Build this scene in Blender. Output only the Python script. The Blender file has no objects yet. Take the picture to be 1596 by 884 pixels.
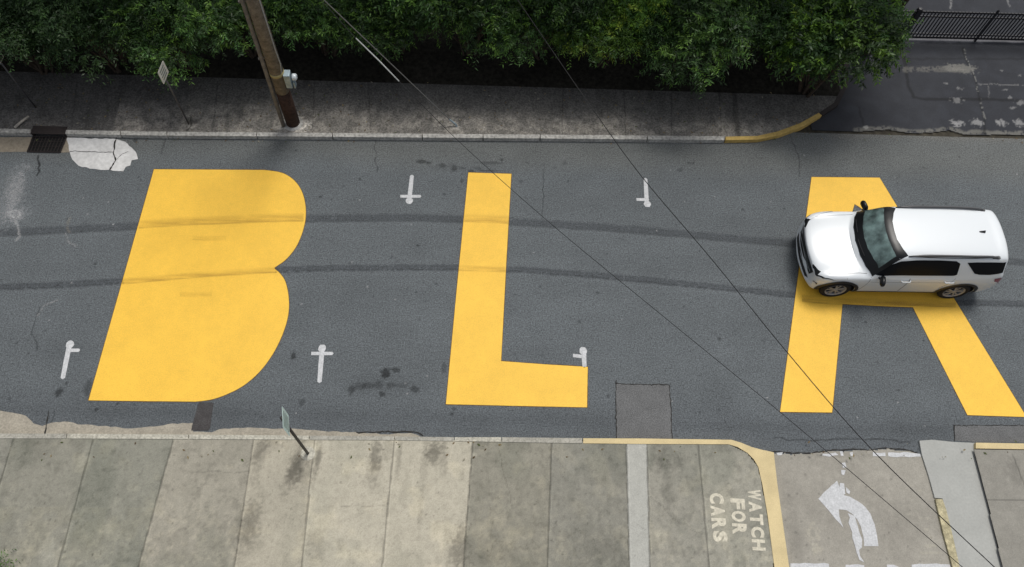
import bpy, bmesh, math, random
import numpy as np
from mathutils import Vector, Matrix
from mathutils.bvhtree import BVHTree
R = math.radians
random.seed(7); rng = np.random.default_rng(7)
scene = bpy.context.scene
C = scene.collection

# ------------------------------------------------------------------ camera
IW, IH = 1596.0, 884.0
CX, CY = IW/2, IH/2
FOC, CAMH = 1217.0, 17.5
_n = np.array([738-CX, -(1052-CY), -FOC]); _n /= np.linalg.norm(_n)
_up = -_n
_r = np.array([1., 0, 0]) - _up[0]*_up; _r /= np.linalg.norm(_r)
_f = np.cross(_up, _r)
RM = np.array([_r, _f, _up])            # world = RM @ cam
cam_d = bpy.data.cameras.new('camera'); cam = bpy.data.objects.new('camera', cam_d); C.objects.link(cam)
cam_d.sensor_fit = 'HORIZONTAL'; cam_d.sensor_width = 36; cam_d.lens = 36*FOC/IW
cam_d.clip_start = 0.1; cam_d.clip_end = 2000
M4 = Matrix([list(RM[i])+[0] for i in range(3)]+[[0, 0, 0, 1]])
cam.matrix_world = Matrix.Translation((0, 0, CAMH)) @ M4
scene.camera = cam

def at(px, py, z=0.0):
    d = RM @ np.array([px-CX, -(py-CY), -FOC]); t = (z-CAMH)/d[2]
    return (d[0]*t, d[1]*t, z)

# ------------------------------------------------------------------ light
SUN_EL, SUN_AZ = 66.0, 28.0     # azimuth: degrees from +Y towards +X
w = bpy.data.worlds.new('World'); scene.world = w; w.use_nodes = True
nt = w.node_tree; bg = nt.nodes['Background']
sky = nt.nodes.new('ShaderNodeTexSky'); sky.sky_type = 'NISHITA'; sky.sun_disc = False
sky.sun_elevation = R(SUN_EL); sky.sun_rotation = R(SUN_AZ); sky.dust_density = 4.0; sky.air_density = 1.0; sky.ozone_density = 1.0
hs = nt.nodes.new('ShaderNodeHueSaturation'); hs.inputs['Saturation'].default_value = 0.35
nt.links.new(sky.outputs[0], hs.inputs['Color']); nt.links.new(hs.outputs[0], bg.inputs['Color'])
bg.inputs['Strength'].default_value = 0.13
sl = bpy.data.lights.new('sun', 'SUN'); sl.energy = 2.1; sl.angle = R(18); sl.color = (1, .965, .91)
sun = bpy.data.objects.new('sun', sl); C.objects.link(sun)
sd = Vector((math.sin(R(SUN_AZ))*math.cos(R(SUN_EL)), math.cos(R(SUN_AZ))*math.cos(R(SUN_EL)), math.sin(R(SUN_EL))))
sun.rotation_euler = sd.to_track_quat('Z', 'Y').to_euler()
sun.location = (0, 0, 40)
vs = scene.view_settings; vs.view_transform = 'Standard'; vs.look = 'None'; vs.exposure = -0.08; vs.gamma = 1
scene.cycles.max_bounces = 6; scene.cycles.transparent_max_bounces = 6

# ------------------------------------------------------------------ materials
def mat(name, col=(.5, .5, .5), rough=.6, metal=0.0, spec=.5, coat=0.0, noise=None, bump=None, attr=None, emis=None):
    """noise: list of (scale, lo, hi) multipliers; bump: (scale, strength, distance)"""
    m = bpy.data.materials.new(name); m.use_nodes = True; t = m.node_tree; b = t.nodes['Principled BSDF']
    b.inputs['Roughness'].default_value = rough; b.inputs['Metallic'].default_value = metal
    b.inputs['Specular IOR Level'].default_value = spec
    if coat: b.inputs['Coat Weight'].default_value = coat; b.inputs['Coat Roughness'].default_value = .22
    b.inputs['Base Color'].default_value = (*col, 1)
    tc = t.nodes.new('ShaderNodeTexCoord')
    src = None
    if attr:
        a = t.nodes.new('ShaderNodeAttribute'); a.attribute_name = attr; src = a.outputs['Color']
    if noise or attr:
        if src is None:
            rgb = t.nodes.new('ShaderNodeRGB'); rgb.outputs[0].default_value = (*col, 1); src = rgb.outputs[0]
        for spec_ in (noise or []):
            sc, lo, hi = spec_[:3]
            kind = spec_[3] if len(spec_) > 3 else 'n'
            n = t.nodes.new('ShaderNodeTexNoise'); n.inputs['Scale'].default_value = sc
            n.inputs['Detail'].default_value = 3.0 if kind == 'n' else 1.0
            n.inputs['Roughness'].default_value = .6
            t.links.new(tc.outputs['Object'], n.inputs['Vector'])
            mr = t.nodes.new('ShaderNodeMapRange'); mr.inputs['From Min'].default_value = .3; mr.inputs['From Max'].default_value = .7
            mr.inputs['To Min'].default_value = lo; mr.inputs['To Max'].default_value = hi
            t.links.new(n.outputs['Fac'], mr.inputs['Value'])
            mx = t.nodes.new('ShaderNodeVectorMath'); mx.operation = 'MULTIPLY'
            cmb = t.nodes.new('ShaderNodeCombineXYZ')
            for k in range(3): t.links.new(mr.outputs[0], cmb.inputs[k])
            t.links.new(src, mx.inputs[0]); t.links.new(cmb.outputs[0], mx.inputs[1]); src = mx.outputs[0]
        t.links.new(src, b.inputs['Base Color'])
    if bump:
        n = t.nodes.new('ShaderNodeTexNoise'); n.inputs['Scale'].default_value = bump[0]; n.inputs['Detail'].default_value = 4
        t.links.new(tc.outputs['Object'], n.inputs['Vector'])
        bp = t.nodes.new('ShaderNodeBump'); bp.inputs['Strength'].default_value = bump[1]; bp.inputs['Distance'].default_value = bump[2]
        t.links.new(n.outputs['Fac'], bp.inputs['Height']); t.links.new(bp.outputs[0], b.inputs['Normal'])
    return m

M = {}
M['asphalt'] = mat('asphalt', rough=.85, spec=.3, attr='tint', noise=[(30, .52, 1.52), (75, .75, 1.25), (10, .92, 1.08), (1.1, .94, 1.06)], bump=(60, .5, .01))
M['lot_asphalt'] = mat('lot_asphalt', rough=.8, spec=.3, attr='tint', noise=[(30, .85, 1.15), (2.0, .85, 1.15)], bump=(50, .4, .01))
M['concrete'] = mat('concrete', rough=.9, spec=.25, attr='tint', noise=[(45, .86, 1.14), (6, .93, 1.07)], bump=(40, .3, .006))
M['rough_concrete'] = mat('rough_concrete', rough=.95, spec=.2, attr='tint', noise=[(22, .55, 1.5), (60, .7, 1.3), (5, .85, 1.15)], bump=(40, .5, .01))
M['gutter'] = mat('gutter_concrete', (.30, .275, .225), .9, spec=.25, noise=[(22, .8, 1.2), (3, .85, 1.15)], bump=(40, .3, .006))
M['kerb'] = mat('kerb_concrete', (.31, .30, .26), .9, spec=.25, noise=[(25, .72, 1.25), (3, .85, 1.15)], bump=(40, .3, .006))
M['far_kerb'] = mat('far_kerb_concrete', (.42, .41, .38), .9, spec=.25, noise=[(14, .55, 1.3), (3, .8, 1.15)], bump=(40, .4, .01))
M['white_concrete'] = mat('white_concrete', (.56, .56, .55), .9, spec=.25, noise=[(9, .85, 1.1), (2.5, .9, 1.1)], bump=(20, .3, .01))
M['grey_concrete'] = mat('grey_concrete', (.34, .345, .325), .9, spec=.25, noise=[(20, .93, 1.07), (1.5, .93, 1.07)])
M['beige_concrete'] = mat('beige_concrete', (.23, .20, .155), .9, spec=.25, noise=[(12, .8, 1.2)])
M['patch_asphalt'] = mat('patch_asphalt', (.118, .120, .121), .9, spec=.25, noise=[(40, .65, 1.4), (2.5, .88, 1.1)], bump=(60, .5, .01))
M['dark_patch'] = mat('dark_patch', (.055, .052, .052), .9, spec=.25, noise=[(40, .7, 1.3), (5, .8, 1.2)])
M['yellow'] = mat('yellow_road_paint', (.785, .475, .052), .6, spec=.35, noise=[(45, .88, 1.10), (.9, .94, 1.05), (5, .97, 1.03)], bump=(60, .35, .008))
M['kerb_yellow'] = mat('kerb_yellow_paint', (.55, .45, .25), .8, spec=.3, noise=[(40, .9, 1.08), (2, .88, 1.1)])
M['white_paint'] = mat('white_road_paint', (.50, .51, .52), .8, spec=.3, noise=[(25, .82, 1.12), (7, .88, 1.08)])
M['faded_paint'] = mat('faded_white_paint', (.58, .545, .44), .85, spec=.3, noise=[(16, .75, 1.1), (6, .85, 1.1)])
M['ground'] = mat('ground', (.05, .045, .035), 1, spec=.1, noise=[(6, .6, 1.4), (.3, .8, 1.2)])
M['soil'] = mat('soil', (.022, .02, .016), 1, spec=.1, noise=[(9, .5, 1.5), (.8, .8, 1.2)], bump=(20, .6, .03))
M['pole_wood'] = mat('weathered_pole_wood', (.17, .148, .118), .9, spec=.2, noise=[(9, .6, 1.35), (40, .75, 1.25)], bump=(30, .5, .01))
M['pole_dark'] = mat('tarred_pole_wood', (.045, .026, .019), .9, spec=.2, noise=[(14, .6, 1.35)], bump=(30, .5, .01))
M['conduit'] = mat('grey_conduit', (.17, .155, .135), .8, spec=.3, noise=[(8, .7, 1.25)])
M['galv'] = mat('galvanised_metal', (.30, .38, .42), .5, metal=.3, noise=[(10, .8, 1.15)])
M['meter_glass'] = mat('meter_glass', (.55, .60, .63), .15, spec=.7, coat=.5)
M['tag_yellow'] = mat('faded_yellow_tag', (.34, .29, .13), .7)
M['wire'] = mat('black_wire', (.03, .03, .03), .95, spec=.05)
M['wire_pale'] = mat('pale_cable', (.30, .31, .30), .6)
M['guy'] = mat('galvanised_guy_strand', (.12, .12, .115), .6)
M['sign_face'] = mat('sign_face', (.52, .66, .63), .5, noise=[(12, .85, 1.1)])
M['sign_white'] = mat('white_sign_face', (.62, .62, .58), .5, noise=[(12, .85, 1.1)])
M['sign_ink'] = mat('sign_lettering', (.09, .13, .12), .6)
M['sign_back'] = mat('sign_dark_face', (.03, .03, .032), .6)
M['post_dark'] = mat('dark_sign_post', (.035, .032, .03), .55, spec=.4, noise=[(20, .6, 1.5)])
M['post_grey'] = mat('grey_sign_post', (.06, .06, .065), .55)
M['fence'] = mat('black_fence_metal', (.012, .012, .016), .45)
M['iron_shaded_kerb'] = mat('rusty_iron_shaded_kerb', (.014, .009, .008), .8, noise=[(20, .6, 1.5)])
M['hole'] = mat('black_hole', (.004, .004, .004), 1)
M['crack'] = mat('crack_dark', (.035, .034, .032), 1, spec=.1)
M['stick'] = mat('bleached_wood', (.38, .35, .30), .9, noise=[(20, .8, 1.2)])
M['bark'] = mat('bark', (.055, .042, .032), .95, spec=.2, noise=[(12, .6, 1.4)])
M['car_white'] = mat('car_white_paint', (.66, .695, .715), .35, spec=.4, coat=.6)
M['car_black'] = mat('car_black_trim', (.014, .014, .016), .5, spec=.4)
M['car_gloss'] = mat('car_gloss_black', (.008, .009, .010), .3, spec=.25)
M['glass_dark'] = mat('privacy_glass', (.006, .007, .009), .25, spec=.08)
M['glass'] = mat('windscreen_glass', (.105, .155, .15), .05, spec=.4, noise=[(3.2, .35, 1.6), (6, .8, 1.2)])
M['chrome'] = mat('chrome', (.62, .64, .66), .15, metal=1)
M['alloy'] = mat('alloy_rim', (.30, .30, .31), .45, metal=.2)
M['tyre'] = mat('tyre_rubber', (.012, .012, .013), .85, spec=.3)
M['lens'] = mat('headlight_lens', (.62, .65, .67), .08, spec=.8, coat=1)
M['red_lens'] = mat('tail_light_lens', (.22, .008, .02), .12, spec=.6, coat=1)
M['seam'] = mat('panel_gap', (.10, .10, .105), .9)
M['rail'] = mat('roof_rail_metal', (.05, .052, .055), .35, spec=.5)

def leafmat(name, gain=1.0):
    m = bpy.data.materials.new(name); m.use_nodes = True; t = m.node_tree; b = t.nodes['Principled BSDF']
    a = t.nodes.new('ShaderNodeAttribute'); a.attribute_name = 'tint'
    t.links.new(a.outputs['Color'], b.inputs['Base Color']); b.inputs['Roughness'].default_value = .45
    b.inputs['Specular IOR Level'].default_value = .35
    tr = t.nodes.new('ShaderNodeBsdfTranslucent'); t.links.new(a.outputs['Color'], tr.inputs['Color'])
    mx = t.nodes.new('ShaderNodeMixShader'); mx.inputs[0].default_value = .3
    out = t.nodes['Material Output']
    t.links.new(b.outputs[0], mx.inputs[1]); t.links.new(tr.outputs[0], mx.inputs[2]); t.links.new(mx.outputs[0], out.inputs['Surface'])
    return m
M['leaf'] = leafmat('leaf')

# ------------------------------------------------------------------ helpers
def tag(o, label=None, cat=None, group=None, kind=None):
    if label: o['label'] = label
    if cat: o['category'] = cat
    if group: o['group'] = group
    if kind: o['kind'] = kind
    return o
def empty(name, loc, rz=0, **k):
    o = bpy.data.objects.new(name, None); C.objects.link(o); o.location = loc; o.rotation_euler = (0, 0, rz)
    o.empty_display_size = .2
    return tag(o, **k)
def mesh_obj(name, V, F, m, parent=None, smooth=False, origin=None):
    """vertices are in the parent's space (or world if there is no parent); origin re-centres"""
    V = [tuple(v) for v in V]
    if origin is not None: V = [(v[0]-origin[0], v[1]-origin[1], v[2]-origin[2]) for v in V]
    me = bpy.data.meshes.new(name); me.from_pydata(V, [], F)
    bm = bmesh.new(); bm.from_mesh(me); bmesh.ops.recalc_face_normals(bm, faces=bm.faces); bm.to_mesh(me); bm.free()
    if smooth: me.polygons.foreach_set('use_smooth', [True]*len(me.polygons))
    me.materials.append(m) if not isinstance(m, (list, tuple)) else [me.materials.append(q) for q in m]
    o = bpy.data.objects.new(name, me); C.objects.link(o)
    if origin is not None: o.location = origin
    if parent: o.parent = parent
    return o
class MB:
    def __init__(s): s.V = []; s.F = []
    def add(s, V, F):
        n = len(s.V); s.V += [tuple(v) for v in V]; s.F += [tuple(i+n for i in f) for f in F]; return s
    def box(s, c, d, rot=None, bev=0):
        x, y, z = d[0]/2, d[1]/2, d[2]/2
        P = [Vector((sx*x, sy*y, sz*z)) for sz in (-1, 1) for sy in (-1, 1) for sx in (-1, 1)]
        if rot is not None: P = [rot @ p for p in P]
        P = [p+Vector(c) for p in P]
        return s.add(P, [(0, 2, 3, 1), (4, 5, 7, 6), (0, 1, 5, 4), (2, 6, 7, 3), (0, 4, 6, 2), (1, 3, 7, 5)])
    def tube(s, pts, r, n=10, caps=True):
        pts = [Vector(p) for p in pts]; rs = r if isinstance(r, (list, tuple)) else [r]*len(pts)
        V = []; F = []; ref = None
        for i, p in enumerate(pts):
            d = (pts[min(i+1, len(pts)-1)]-pts[max(i-1, 0)]).normalized()
            if ref is None:
                ref = Vector((0, 0, 1)) if abs(d.z) < .9 else Vector((1, 0, 0))
            a = (ref - d*ref.dot(d)).normalized(); b = d.cross(a); ref = a
            for k in range(n):
                t = 2*math.pi*k/n; V.append(p+(a*math.cos(t)+b*math.sin(t))*rs[i])
        for i in range(len(pts)-1):
            for k in range(n):
                F.append((i*n+k, i*n+(k+1) % n, (i+1)*n+(k+1) % n, (i+1)*n+k))
        if caps: F.append(tuple(range(n))); F.append(tuple(range((len(pts)-1)*n, len(pts)*n)))
        return s.add(V, F)
    def lathe(s, prof, c, axis='y', n=32):
        """prof: (radius, along); closed loop profile"""
        V = []; F = []; k = len(prof)
        for i in range(n):
            t = 2*math.pi*i/n
            for (r, a) in prof:
                if axis == 'y': V.append((c[0]+r*math.cos(t), c[1]+a, c[2]+r*math.sin(t)))
                elif axis == 'z': V.append((c[0]+r*math.cos(t), c[1]+r*math.sin(t), c[2]+a))
                else: V.append((c[0]+a, c[1]+r*math.cos(t), c[2]+r*math.sin(t)))
        for i in range(n):
            for j in range(k):
                F.append((i*k+j, i*k+(j+1) % k, ((i+1) % n)*k+(j+1) % k, ((i+1) % n)*k+j))
        return s.add(V, F)
    def build(s, name, m, parent=None, smooth=False, origin=None): return mesh_obj(name, s.V, s.F, m, parent, smooth, origin)

def fbm(X, Y, scale, octaves=4, seed=0):
    out = np.zeros_like(X); amp = 1; tot = 0
    for o in range(octaves):
        g = np.random.default_rng(seed*17+o).random((256, 256)); s = scale*2**o
        x = X*s+13.7*o+1000; y = Y*s+7.1*o+1000
        xi = np.floor(x).astype(int); yi = np.floor(y).astype(int); fx = x-xi; fy = y-yi
        fx = fx*fx*(3-2*fx); fy = fy*fy*(3-2*fy)
        a = g[xi & 255, yi & 255]; b = g[(xi+1) & 255, yi & 255]; c = g[xi & 255, (yi+1) & 255]; d = g[(xi+1) & 255, (yi+1) & 255]
        out += amp*((a*(1-fx)+b*fx)*(1-fy)+(c*(1-fx)+d*fx)*fy); tot += amp; amp *= .5
    return out/tot
def sstep(a, b, x):
    t = np.clip((x-a)/(b-a), 0, 1); return t*t*(3-2*t)
def inpoly(X, Y, P):
    ins = np.zeros(X.shape, bool); n = len(P)
    for i in range(n):
        x0, y0 = P[i][:2]; x1, y1 = P[(i+1) % n][:2]
        if y0 == y1: continue
        c = ((y0 > Y) != (y1 > Y)) & (X < (x1-x0)*(Y-y0)/(y1-y0)+x0); ins ^= c
    return ins
def pxpoly(P, z): return [at(p[0], p[1], z) for p in P]

class Sheet:
    """a sheet of ground on a fine grid; wear, stains and joints that belong to the surface, plus some painted light and shade, are kept in its 'tint' attribute"""
    def __init__(s, x0, x1, y0, y1, res, z, base):
        s.z = z; s.nx = int((x1-x0)/res)+1; s.ny = int((y1-y0)/res)+1
        s.xs = np.linspace(x0, x1, s.nx); s.ys = np.linspace(y0, y1, s.ny)
        s.X, s.Y = np.meshgrid(s.xs, s.ys); s.c = np.ones((s.ny, s.nx, 3))*np.array(base)
        s.wob = fbm(s.X, s.Y, 5, 3, 91)-.5
        s.fine = fbm(s.X, s.Y, 18, 3, 33)
        s.mask = np.ones((s.ny, s.nx), bool)
    def mix(s, a, col):
        a = np.clip(a, 0, 1)[..., None]; s.c = s.c*(1-a)+np.array(col)*a
    def mul(s, a, k):
        a = np.clip(a, 0, 1)[..., None]; s.c = s.c*(1-a*(1-np.array(k)))
    def win(s, x0, x1, y0, y1):
        i0, i1 = np.searchsorted(s.xs, [x0, x1]); j0, j1 = np.searchsorted(s.ys, [y0, y1]); return slice(j0, j1), slice(i0, i1)
    def blob(s, px, py, rx, ry, k, strength=1, ragged=.5, soft=.35, ang=0, col=None):
        x, y, _ = at(px, py, s.z); m = max(rx, ry)*2
        W = s.win(x-m, x+m, y-m, y+m); X = s.X[W]-x; Y = s.Y[W]-y
        ca, sa = math.cos(ang), math.sin(ang); u = (X*ca+Y*sa)/rx; v = (-X*sa+Y*ca)/ry
        d = np.sqrt(u*u+v*v)+(s.fine[W]-.5)*ragged*2
        a = (1-sstep(1-soft, 1+soft, d))*strength; a = a[..., None]
        tgt = np.array(col) if col is not None else s.c[W]*np.array(k)
        s.c[W] = s.c[W]*(1-a)+tgt*a
    def line(s, pts, wd, k=None, col=None, strength=1, wob=.06, soft=.5, brk=0, world=False, side=0):
        P = pts if world else [at(p[0], p[1], s.z)[:2] for p in pts]
        xs = [p[0] for p in P]; ys = [p[1] for p in P]; m = wd*2+wob+.05
        W = s.win(min(xs)-m, max(xs)+m, min(ys)-m, max(ys)+m)
        X = s.X[W]+s.wob[W]*wob*2; Y = s.Y[W]+s.wob[W].copy()*wob*2; D = np.full(X.shape, 1e9)
        for i in range(len(P)-1):
            ax, ay = P[i][:2]; bx, by = P[i+1][:2]; dx, dy = bx-ax, by-ay; L = dx*dx+dy*dy+1e-9
            t = np.clip(((X-ax)*dx+(Y-ay)*dy)/L, 0, 1); px = X-ax-t*dx; py = Y-ay-t*dy
            d = np.sqrt(px*px+py*py)
            if side:   # one-sided soft edge
                d = np.where(py*side > 0, d, d*3.0)
            D = np.minimum(D, d)
        a = (1-sstep(wd*(1-soft), wd*(1+soft), D))*strength
        if brk: a = a*sstep(brk-.08, brk+.08, s.fine[W])
        a = a[..., None]
        tgt = np.array(col) if col is not None else s.c[W]*np.array(k)
        s.c[W] = s.c[W]*(1-a)+tgt*a
    def build(s, name, m, kind='structure'):
        s.c = np.clip(s.c, .002, .95)
        V = np.stack([s.X, s.Y, np.full_like(s.X, s.z)], -1).reshape(-1, 3).astype(np.float32)
        idx = np.arange(s.nx*s.ny).reshape(s.ny, s.nx)
        Q = np.stack([idx[:-1, :-1], idx[:-1, 1:], idx[1:, 1:], idx[1:, :-1]], -1)
        cm = s.mask[:-1, :-1] & s.mask[1:, 1:] & s.mask[:-1, 1:] & s.mask[1:, :-1]
        Q = Q[cm]
        used = np.zeros(len(V), bool); used[Q.ravel()] = True; rem = np.cumsum(used)-1
        V2 = V[used]; Q = rem[Q]; col = s.c.reshape(-1, 3)[used]
        me = bpy.data.meshes.new(name); me.vertices.add(len(V2)); me.vertices.foreach_set('co', V2.ravel())
        me.loops.add(Q.size); me.loops.foreach_set('vertex_index', Q.ravel().astype(np.int32))
        me.polygons.add(len(Q)); me.polygons.foreach_set('loop_start', (np.arange(len(Q))*4).astype(np.int32))
        at_ = me.attributes.new('tint', 'FLOAT_COLOR', 'POINT')
        at_.data.foreach_set('color', np.concatenate([col, np.ones((len(col), 1))], 1).astype(np.float32).ravel())
        me.update(calc_edges=True); me.materials.append(m)
        o = bpy.data.objects.new(name, me); C.objects.link(o); o['kind'] = kind
        return o

def prism(name, P, z0, m, th=.002, parent=None, holes=None, kind=None, jag=0, seed=0, world=False):
    """plate whose outline was measured on its own surface z0"""
    P = [p for p in P]
    Wp = [Vector((p[0], p[1], z0)) for p in P] if world else [Vector(at(p[0], p[1], z0)) for p in P]
    if jag:
        rr = random.Random(seed); out = []
        for i in range(len(Wp)):
            a, b = Wp[i], Wp[(i+1) % len(Wp)]; L = (b-a).length; n = max(1, int(L/.09)); d = (b-a).normalized(); nn = Vector((-d.y, d.x, 0))
            for k in range(n):
                out.append(a+(b-a)*(k/n)+(nn*rr.uniform(-jag, jag) if k else Vector((0, 0, 0))))
        Wp = out
    bm = bmesh.new()
    loops = [Wp]
    if holes: loops += [[Vector(at(p[0], p[1], z0)) for p in h] for h in holes]
    es = []
    for L in loops:
        vs_ = [bm.verts.new(v) for v in L]
        es += [bm.edges.new((vs_[i], vs_[(i+1) % len(vs_)])) for i in range(len(vs_))]
    r = bmesh.ops.triangle_fill(bm, edges=es, use_beauty=True, use_dissolve=False)
    faces = [g for g in r['geom'] if isinstance(g, bmesh.types.BMFace)]
    ext = bmesh.ops.extrude_face_region(bm, geom=faces)
    for g in ext['geom']:
        if isinstance(g, bmesh.types.BMVert): g.co.z -= th
    bmesh.ops.recalc_face_normals(bm, faces=bm.faces)
    c = sum(Wp, Vector())/len(Wp); c.z = z0-th
    for v in bm.verts: v.co -= c
    me = bpy.data.meshes.new(name); bm.to_mesh(me); bm.free(); me.materials.append(m)
    o = bpy.data.objects.new(name, me); C.objects.link(o); o.location = c
    if parent: o.parent = parent; o.location = c-parent.location
    if kind: o['kind'] = kind
    return o

# ================================================================== GROUND
g = MB(); g.add([(-300, -300, -.03), (300, -300, -.03), (300, 300, -.03), (-300, 300, -.03)], [(0, 1, 2, 3)])
tag(g.build('ground', M['ground']), kind='structure')

SW = .12   # sidewalk height
# ---- road
rd = Sheet(-19, 21, 4.35, 13.75, .022, 0.0, (.103, .115, .122))
X, Y = rd.X, rd.Y
rd.mul(fbm(X, Y, .25, 4, 1)*.35, .7)
rd.mul(sstep(.45, .7, fbm(X*.25, Y, 1.6, 4, 2))*.25, .75)          # streaks along the lane
rd.mul(sstep(11.9, 12.9, Y+.5*(fbm(X, Y, .6, 3, 3)-.5))*.8, (1.20, 1.13, 1.03))   # dusty shoulder
rd.mul((1-sstep(5.0, 6.1, Y))*.45, (.82, .82, .85))
st = (fbm(X, Y, 26, 2, 5) > .80); rd.mul(st*.5, .45)
# wheel-path ridges
b1 = [(-200, 372), (0, 362), (100, 357), (200, 352), (300, 346), (420, 341), (520, 339), (640, 338), (760, 342), (900, 351), (1000, 358), (1100, 367), (1240, 379), (1400, 392), (1596, 408), (1800, 425)]
b2 = [(-200, 456), (0, 449), (100, 445), (200, 439), (300, 430), (420, 422), (520, 419), (700, 418), (820, 422), (900, 428), (1000, 437), (1100, 447), (1240, 461), (1400, 471), (1596, 475), (1800, 480)]
dn = lambda P, dy: [(p[0], p[1]+dy) for p in P]
rd.line(dn(b1, 1), .10, k=(.62, .62, .64), strength=.85, soft=.45, wob=.02, brk=.22)
for q in (-5, -2, 2): rd.line(dn(b1, q), .02, k=.8, strength=.7, wob=.03, brk=.45)
rd.line(dn(b1, 6), .035, k=.72, strength=.8, soft=.6, wob=.02)
rd.line(dn(b1, 10), .06, k=1.10, strength=.6, soft=.8, wob=.02)
rd.line(dn(b2, -1), .085, k=(.62, .62, .64), strength=.85, soft=.5, wob=.02, brk=.22)
for q in (-5, -3): rd.line(dn(b2, q), .02, k=.8, strength=.7, wob=.03, brk=.45)
rd.line(dn(b2, 2), .03, k=.62, strength=.8, soft=.6, wob=.02, brk=.42)
rd.line(dn(b2, 6), .06, k=1.08, strength=.6, soft=.8, wob=.02)
rd.line([(-100, 612), (200, 650), (700, 662), (960, 655)], .30, k=.86, strength=.5, soft=.9)
rd.line([(-100, 520), (300, 640), (1000, 690)], .02, k=.8, strength=.2)
rd.line([(-100, 638), (100, 640), (300, 643), (500, 648), (900, 656), (1210, 668), (1600, 672)], .10, k=.84, strength=.55, soft=.9)
# cracks
cracks = [[(260, 206), (256, 225), (252, 240)], [(60, 242), (61, 258), (57, 274)], [(585, 215), (586, 250), (588, 268)],
          [(1232, 212), (1238, 228), (1245, 250), (1247, 275)], [(60, 480), (50, 520), (58, 545)], [(85, 640), (78, 660), (72, 680)],
          [(845, 265), (848, 300), (846, 340)], [(1205, 683), (1260, 686), (1330, 684), (1420, 688)]]
for c in cracks: rd.line(c, .013, k=.35, strength=.8, wob=.05)
rd.line([(60, 242), (61, 258), (57, 274)], .02, k=.25, strength=.9)
rd.line([(1450, 280), (1500, 360), (1540, 420)], .012, k=.7, strength=.5, wob=.08)
rd.line([(720, 230), (850, 262), (1060, 300)], .012, k=.85, strength=.3, wob=.2)
# oil stains and spots
for (px, py, rx, ry, k) in [(658, 252, .14, .06, .45), (668, 254, .08, .05, .5), (690, 258, .10, .09, .6), (708, 263, .08, .10, .55), (722, 262, .10, .05, .7), (745, 262, .12, .05, .7),
    (765, 254, .30, .05, .65), (782, 249, .05, .05, .5), (757, 266, .3, .03, .6), (735, 268, .08, .06, .5), (700, 262, .5, .12, .86), (720, 282, .05, .06, .55), (692, 303, .05, .05, .6), (812, 283, .05, .05, .6),
    (601, 581, .11, .13, .28), (617, 577, .09, .07, .45), (547, 608, .07, .12, .5), (574, 601, .16, .08, .6), (590, 600, .12, .09, .6), (608, 601, .10, .08, .6), (627, 601, .2, .06, .75), (647, 607, .09, .09, .45), (596, 614, .08, .06, .4),
    (600, 600, .8, .3, .86), (560, 603, .15, .1, .7), (457, 555, .06, .10, .35), (470, 627, .08, .08, .6), (92, 611, .09, .10, .35), (104, 597, .04, .05, .6), (137, 605, .08, .2, .6),
    (150, 638, .04, .05, .45), (692, 573, .06, .14, .65), (1121, 528, .05, .05, .5), (1066, 478, .03, .03, .5), (1060, 265, .08, .06, .65), (1074, 254, .05, .04, .6), (880, 255, .06, .05, .7), (1495, 245, .03, .03, .5),
    (1475, 318, .03, .03, .5), (865, 262, .04, .04, .7), (211, 219, .06, .06, .5), (535, 290, .05, .05, .75), (1190, 530, .06, .04, .8), (545, 410, .05, .05, .8), (300, 585, .1, .1, .8)]:
    rd.blob(px, py, rx, ry, k, ragged=.45)
for i in range(170):
    px, py = random.uniform(-80, 1680), random.uniform(225, 665)
    rd.blob(px, py, random.uniform(.015, .045), random.uniform(.015, .045), random.uniform(.4, .75), strength=.9, ragged=.5)
for i in range(60):
    px, py = random.uniform(-80, 1680), random.uniform(225, 665)
    rd.blob(px, py, .02, .02, None, strength=.6, col=(.3, .3, .3))
for i in range(26):
    px, py = random.uniform(-80, 1680), random.uniform(225, 665)
    rd.blob(px, py, random.uniform(.3, 1.1), random.uniform(.15, .4), random.choice([.9, .88, 1.08, 1.1]), strength=.7, ragged=.8, soft=.8)
# chalky spill at the left
for (px, py, rx, ry, s_) in [(25, 300, .14, .6, .5), (22, 285, .2, .35, .3), (10, 320, .35, .6, .25), (24, 335, .25, .2, .5), (40, 262, .2, .12, .2)]:
    rd.blob(px, py, rx, ry, None, strength=s_, ragged=.8, soft=.7, col=(.23, .235, .24))
ring = [(22+9*math.cos(t), 334+6*math.sin(t)) for t in np.linspace(0, 6.3, 14)]
rd.line(ring, .03, col=(.30, .30, .30), strength=.7, brk=.4)
rd.line([(22, 345), (30, 358), (32, 368), (26, 374)], .03, col=(.27, .27, .27), strength=.6, brk=.4)
rd.line([(102, 363), (108, 378), (118, 384)], .025, col=(.22, .22, .22), strength=.6, brk=.4)
rd.line([(58, 492), (68, 476), (90, 468)], .02, col=(.2, .2, .2), strength=.5, brk=.45)
rd.line([(108, 340), (104, 352), (110, 360)], .04, col=(.15, .14, .12), strength=.5, brk=.45)
rd.line([(1300, 209), (1400, 206), (1480, 212), (1700, 214)], .18, col=(.125, .122, .112), strength=.6, soft=.8)
rd.line([(1335, 203), (1385, 200), (1420, 206), (1455, 204), (1480, 201), (1500, 207), (1600, 209)], .07, col=(.2, .19, .165), strength=.6, brk=.35)
rd.build('road', M['asphalt'])

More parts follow.
